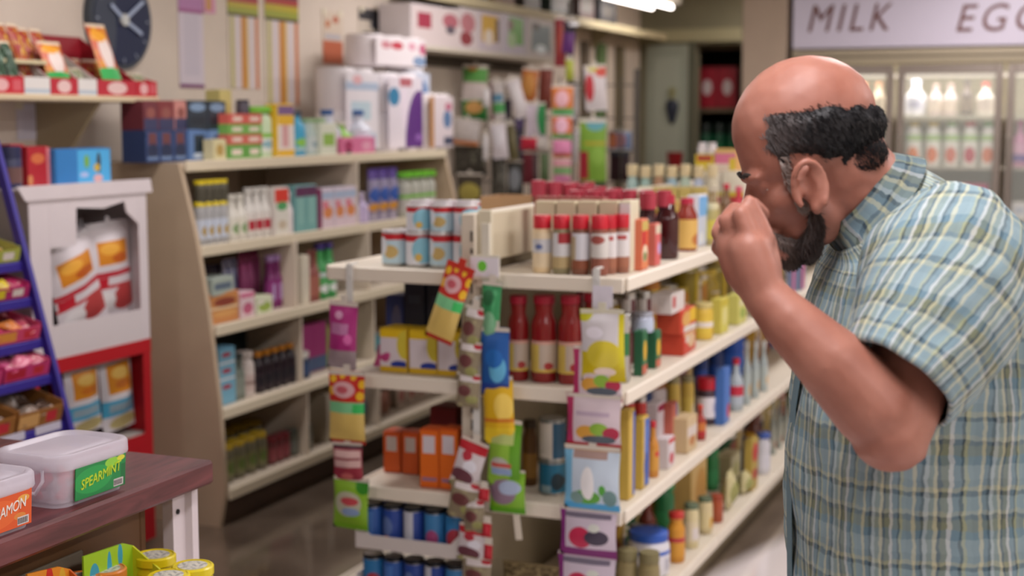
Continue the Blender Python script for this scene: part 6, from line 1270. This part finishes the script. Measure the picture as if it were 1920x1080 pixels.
for s in (-1, 1): shape_add(b_, 'c', [HP(.052, s*.070, -.005), HP(.056, s*.067, -.04), HP(.052, s*.062, -.075)], [.006, .005, .007])
sbm = remeshed(b_, .003, 2, 'sideburn'); so = pobj('sideburn_strands', strands(sbm, 700, .014, .0007, FLOW, .1, 5), M('94867f', .6)); so.parent = hob; so['kind'] = 'stuff'
b_ = bmesh.new()
for s in (-1, 1):
    shape_add(b_, 'c', [HP(.040, s*.060, -.09), HP(.046, s*.054, -.112), HP(.066, s*.038, -.132), HP(.088, 0, -.140)], [.007, .011, .014, .016])
    shape_add(b_, 'c', [HP(.108, 0, -.092), HP(.100, s*.02, -.096), HP(.092, s*.032, -.112), HP(.080, s*.034, -.126)], [.004, .005, .007, .010])
shape_add(b_, 'c', [HP(.056, -.03, -.128), HP(.062, 0, -.142), HP(.056, .03, -.128)], [.016, .017, .016])
bme = remeshed(b_, .004, 3, 'beard'); bst = strands(bme, 7000, .014, .0006, -hu, .5, 2)
BMAT = hair_mat('3a2c28', '85756e', .72)
bob = pobj('beard', bme, BMAT); so = pobj('beard_strands', bst, BMAT); so.parent = bob; so['kind'] = 'stuff'
b_ = bmesh.new()
for s in (-1, 1): shape_add(b_, 'c', [HP(.101, s*.012, -.010), HP(.100, s*.026, -.006), HP(.090, s*.042, -.012)], [.0035, .004, .003])
pobj('eyebrows', remeshed(b_, .0025, 2, 'brows'), M('2e2622', .7))
# eyeglass cord / dark strap at nape
def plaid():
    m, nt, b = newmat('plaid_cotton'); L = nt.links; N = nt.nodes
    uv = N.new('ShaderNodeUVMap'); sp = N.new('ShaderNodeSeparateXYZ'); nz = N.new('ShaderNodeTexNoise'); nz.inputs['Scale'].default_value = 5; nz.inputs['Detail'].default_value = 3
    ad = N.new('ShaderNodeVectorMath'); ad.operation = 'MULTIPLY_ADD'; ad.inputs[1].default_value = (.12, .12, 0)
    L.new(uv.outputs[0], nz.inputs['Vector']); L.new(nz.outputs['Color'], ad.inputs[0]); L.new(uv.outputs[0], ad.inputs[2]); L.new(ad.outputs[0], sp.inputs[0])
    def bands(sock, stops):
        fr_ = N.new('ShaderNodeMath'); fr_.operation = 'FRACT'; L.new(sock, fr_.inputs[0]); cr = N.new('ShaderNodeValToRGB'); cr.color_ramp.interpolation = 'CONSTANT'
        e = cr.color_ramp.elements
        while len(e) > 1: e.remove(e[-1])
        e[0].position = 0; e[0].color = lin(stops[0][1])
        for p, c_ in stops[1:]: q = e.new(p); q.color = lin(c_)
        L.new(fr_.outputs[0], cr.inputs[0]); return cr.outputs[0]
    V = bands(sp.outputs[0], [(0, '86a0ac'), (.12, 'd0d0b4'), (.18, '6c8898'), (.26, '40525e'), (.32, 'c0ced2'), (.39, '8a9c98'), (.48, 'd2d0b0'), (.54, '445462'), (.59, '7c8470'), (.68, 'd8dcdc'), (.74, '7894a4'), (.84, '3c4e5c'), (.88, 'b4bc9c'), (.93, '90aab4')])
    Hh = bands(sp.outputs[1], [(0, '9cb4bc'), (.2, '64889a'), (.32, '7c8468'), (.46, '4a5a60'), (.52, 'b4beb0'), (.58, '90aab2'), (.78, '425864'), (.84, 'bcc0a4'), (.9, '8ca4ac')])
    mx = N.new('ShaderNodeMix'); mx.data_type = 'RGBA'; mx.inputs[0].default_value = .42; L.new(V, mx.inputs[6]); L.new(Hh, mx.inputs[7]); L.new(mx.outputs[2], b.inputs['Base Color'])
    b.inputs['Roughness'].default_value = .85
    n2 = N.new('ShaderNodeTexNoise'); n2.inputs['Scale'].default_value = 9; tc = N.new('ShaderNodeTexCoord'); L.new(tc.outputs['Object'], n2.inputs['Vector'])
    bp = N.new('ShaderNodeBump'); bp.inputs['Strength'].default_value = .7; bp.inputs['Distance'].default_value = .03; L.new(n2.outputs['Fac'], bp.inputs['Height']); L.new(bp.outputs[0], b.inputs['Normal'])
    return m
PLAID = plaid()
def uvloft(rings, um, vm, wr_=None, capb=False):
    """rings: list of lists of points (closed); uv metres-based"""
    bm = bmesh.new(); n = len(rings[0]); R_ = [[bm.verts.new(p) for p in r] for r in rings]; uvl = bm.loops.layers.uv.new('UVMap')
    for k, (a, b) in enumerate(zip(R_, R_[1:])):
        for i in range(n):
            j = (i+1) % n; f = bm.faces.new((a[i], a[j], b[j], b[i]))
            for lp, (ii, kk) in zip(f.loops, ((i, k), (i+1, k), (i+1, k+1), (i, k+1))): lp[uvl].uv = (ii/n*um, vm[kk])
    if capb: bm.faces.new(R_[0])
    me = bpy.data.meshes.new('cloth'); bm.to_mesh(me); bm.free(); me.polygons.foreach_set('use_smooth', [True]*len(me.polygons)); return me
def smooth_rings(specs, sub=4):
    """catmull interpolate a list of tuples of numbers"""
    out = []; n = len(specs)
    for i in range(n-1):
        p0 = specs[max(i-1, 0)]; p1 = specs[i]; p2 = specs[i+1]; p3 = specs[min(i+2, n-1)]
        for k in range(sub):
            t_ = k/sub; out.append(tuple(.5*((2*b)+(-a+c_)*t_+(2*a-5*b+4*c_-d)*t_*t_+(-a+3*b-3*c_+d)*t_**3) for a, b, c_, d in zip(p0, p1, p2, p3)))
    out.append(tuple(specs[-1])); return out
TR = [(1488, 1330, 1950, 1330, .19), (1486, 1180, 1948, 1180, .195), (1484, 1080, 1945, 1080, .2), (1482, 900, 1945, 900, .205), (1490, 760, 1945, 770, .205), (1506, 650, 1938, 660, .208), (1526, 565, 1918, 560, .215), (1545, 512, 1880, 462, .218), (1556, 492, 1828, 394, .2), (1562, 480, 1772, 344, .155), (1566, 470, 1726, 316, .105), (1572, 462, 1694, 304, .072)]
rings = []; vs_ = []; acc = 0; prev = None; NS = 72
for q in smooth_rings(TR, 5):
    Fp = PP(q[0], q[1], BD); Bp = PP(q[2], q[3], BD); c_ = (Fp+Bp)/2; ax = (Bp-Fp)/2; hb = q[4]; ring = []
    for k in range(NS):
        a = 2*PI*k/NS; ca, sa = math.cos(a), math.sin(a); e = .82
        u_ = math.copysign(abs(ca)**e, ca); v_ = math.copysign(abs(sa)**e, sa)
        wv = 1+.014*math.sin(5*a+q[1]*.02)+.013*math.sin(9*a-q[1]*.024)+.008*math.sin(15*a+q[1]*.045)
        ring.append(c_+ax*u_*wv+FH*(v_*hb*wv))
    if prev is not None: acc += (c_-prev).length
    prev = c_; rings.append(ring); vs_.append(acc*10)
shirt = pobj('shirt', uvloft(rings, 17, vs_), PLAID)
# sleeves
def sleeve(pts, rad, name):
    sp_ = smooth_rings([(*PP(*p), r) for p, r in zip(pts, rad)], 5); rr_ = []; vv = []; acc = 0; n = 40
    for i, q in enumerate(sp_):
        p = Vector(q[:3]); d_ = (Vector(sp_[min(i+1, len(sp_)-1)][:3])-Vector(sp_[max(i-1, 0)][:3])).normalized(); rt_ = d_.to_track_quat('Z', 'Y')
        if i: acc += (p-Vector(sp_[i-1][:3])).length
        rr_.append([p+rt_ @ Vector((math.cos(2*PI*k/n), math.sin(2*PI*k/n), 0))*(q[3]*(1+.03*math.sin(4*2*PI*k/n+i*.4)+.018*math.sin(9*2*PI*k/n-i*.5))) for k in range(n)]); vv.append(acc*10)
    # turn the hem inwards
    last = rr_[-1]; cc = sum(last, Vector())/n
    rr_.append([cc+(p-cc)*.93 for p in last]); vv.append(vv[-1]); q2 = rr_[-4]; c2 = sum(q2, Vector())/n; rr_.append([c2+(p-c2)*.9 for p in q2]); vv.append(vv[-1])
    return pobj(name, uvloft(rr_, 9, vv), PLAID)
sleeve([(1745, 410, 2.0), (1775, 470, 1.94), (1765, 560, 1.88), (1725, 650, 1.84), (1675, 722, 1.81)], [.055, .105, .108, .096, .082], 'sleeve')
sleeve([(1740, 420, 2.1), (1760, 500, 2.18), (1750, 600, 2.24), (1715, 720, 2.27)], [.06, .095, .09, .082], 'sleeve')
# collar: folded band round the neck with points
def collar():
    bm = bmesh.new(); uvl = bm.loops.layers.uv.new('UVMap')
    Fp = PP(1560, 440, BD); Bp = PP(1672, 306, BD); c_ = (Fp+Bp)/2; ax = (Bp-Fp)/2; nrm = (ax.cross(FH)).normalized()
    if nrm.z < 0: nrm = -nrm
    n = 40; R_ = [[], [], [], []]
    for k in range(n+1):
        a = PI+.0+2*PI*k/n; ca, sa = math.cos(a), math.sin(a)
        fr_ = max(0, -ca)  # front-ness
        top = c_+ax*ca*.94+FH*sa*.066+nrm*(.012); 
        drop = .038+.10*fr_**3
        out = ax.normalized()*ca*(.036+.0*fr_)+FH*sa*.05
        base = c_+ax*ca*1.0+FH*sa*.072-nrm*.02
        lowp = top+out-nrm*drop
        R_[0].append(bm.verts.new(base)); R_[1].append(bm.verts.new(top)); R_[2].append(bm.verts.new(top+out*.35+nrm*.004)); R_[3].append(bm.verts.new(lowp))
    for j in range(3):
        for k in range(n):
            f = bm.faces.new((R_[j][k], R_[j][k+1], R_[j+1][k+1], R_[j+1][k]))
            for lp, (kk, jj) in zip(f.loops, ((k, j), (k+1, j), (k+1, j+1), (k, j+1))): lp[uvl].uv = (kk/n*4.5, jj*.7)
    bmesh.ops.solidify(bm, geom=bm.faces[:], thickness=.003)
    me = bpy.data.meshes.new('collar'); bm.to_mesh(me); bm.free(); me.polygons.foreach_set('use_smooth', [True]*len(me.polygons)); return me
pobj('collar', collar(), PLAID)
# placket with buttons
b_ = bmesh.new(); pv = None; uvl = None
pts = [PP(x_, y_, BD-.0) for x_, y_ in ((1566, 480), (1548, 520), (1527, 570), (1506, 655), (1490, 760), (1482, 900), (1483, 1080), (1486, 1180))]
for p in pts:
    o_ = -RT*.0015; r_ = [b_.verts.new(p+o_+FH*.018), b_.verts.new(p+o_*1.6+FH*.018), b_.verts.new(p+o_*1.6-FH*.018), b_.verts.new(p+o_-FH*.018)]
    if pv:
        for k in range(4): b_.faces.new((pv[k], pv[(k+1) % 4], r_[(k+1) % 4], r_[k]))
    pv = r_
pobj('placket', finish(b_), M('64808c', .85))
# trousers and shoes (below the frame)
b_ = bmesh.new(); hip = PP(1715, 1230, BD)
for s in (-1, 1):
    hp_ = hip+FH*(.09*s); kn = Vector((hp_.x-.02, hp_.y, .5)); an = Vector((hp_.x+.04, hp_.y+.02*s, .09)); shape_add(b_, 'c', [hp_, kn, an], [.125, .085, .065])
    shape_add(b_, 'c', [hp_, hip+Vector((0, 0, .12))], [.13, .15])
pobj('trousers', remeshed(b_, .012, 4, 'trousers'), M('2c3038', .8))
for s in (-1, 1):
    b_ = bmesh.new(); an = Vector((hip.x+FH.x*.09*s+.04, hip.y+FH.y*.09*s+.02*s, .05)); shape_add(b_, 'c', [an+RT*.05, an-RT*.07, an-RT*.17+Vector((0, 0, -.008))], [.045, .045, .036])
    for v in b_.verts: v.co.z = max(0.002, v.co.z)
    pobj('shoe', remeshed(b_, .006, 3, 'shoe'), M('2a201a', .5))
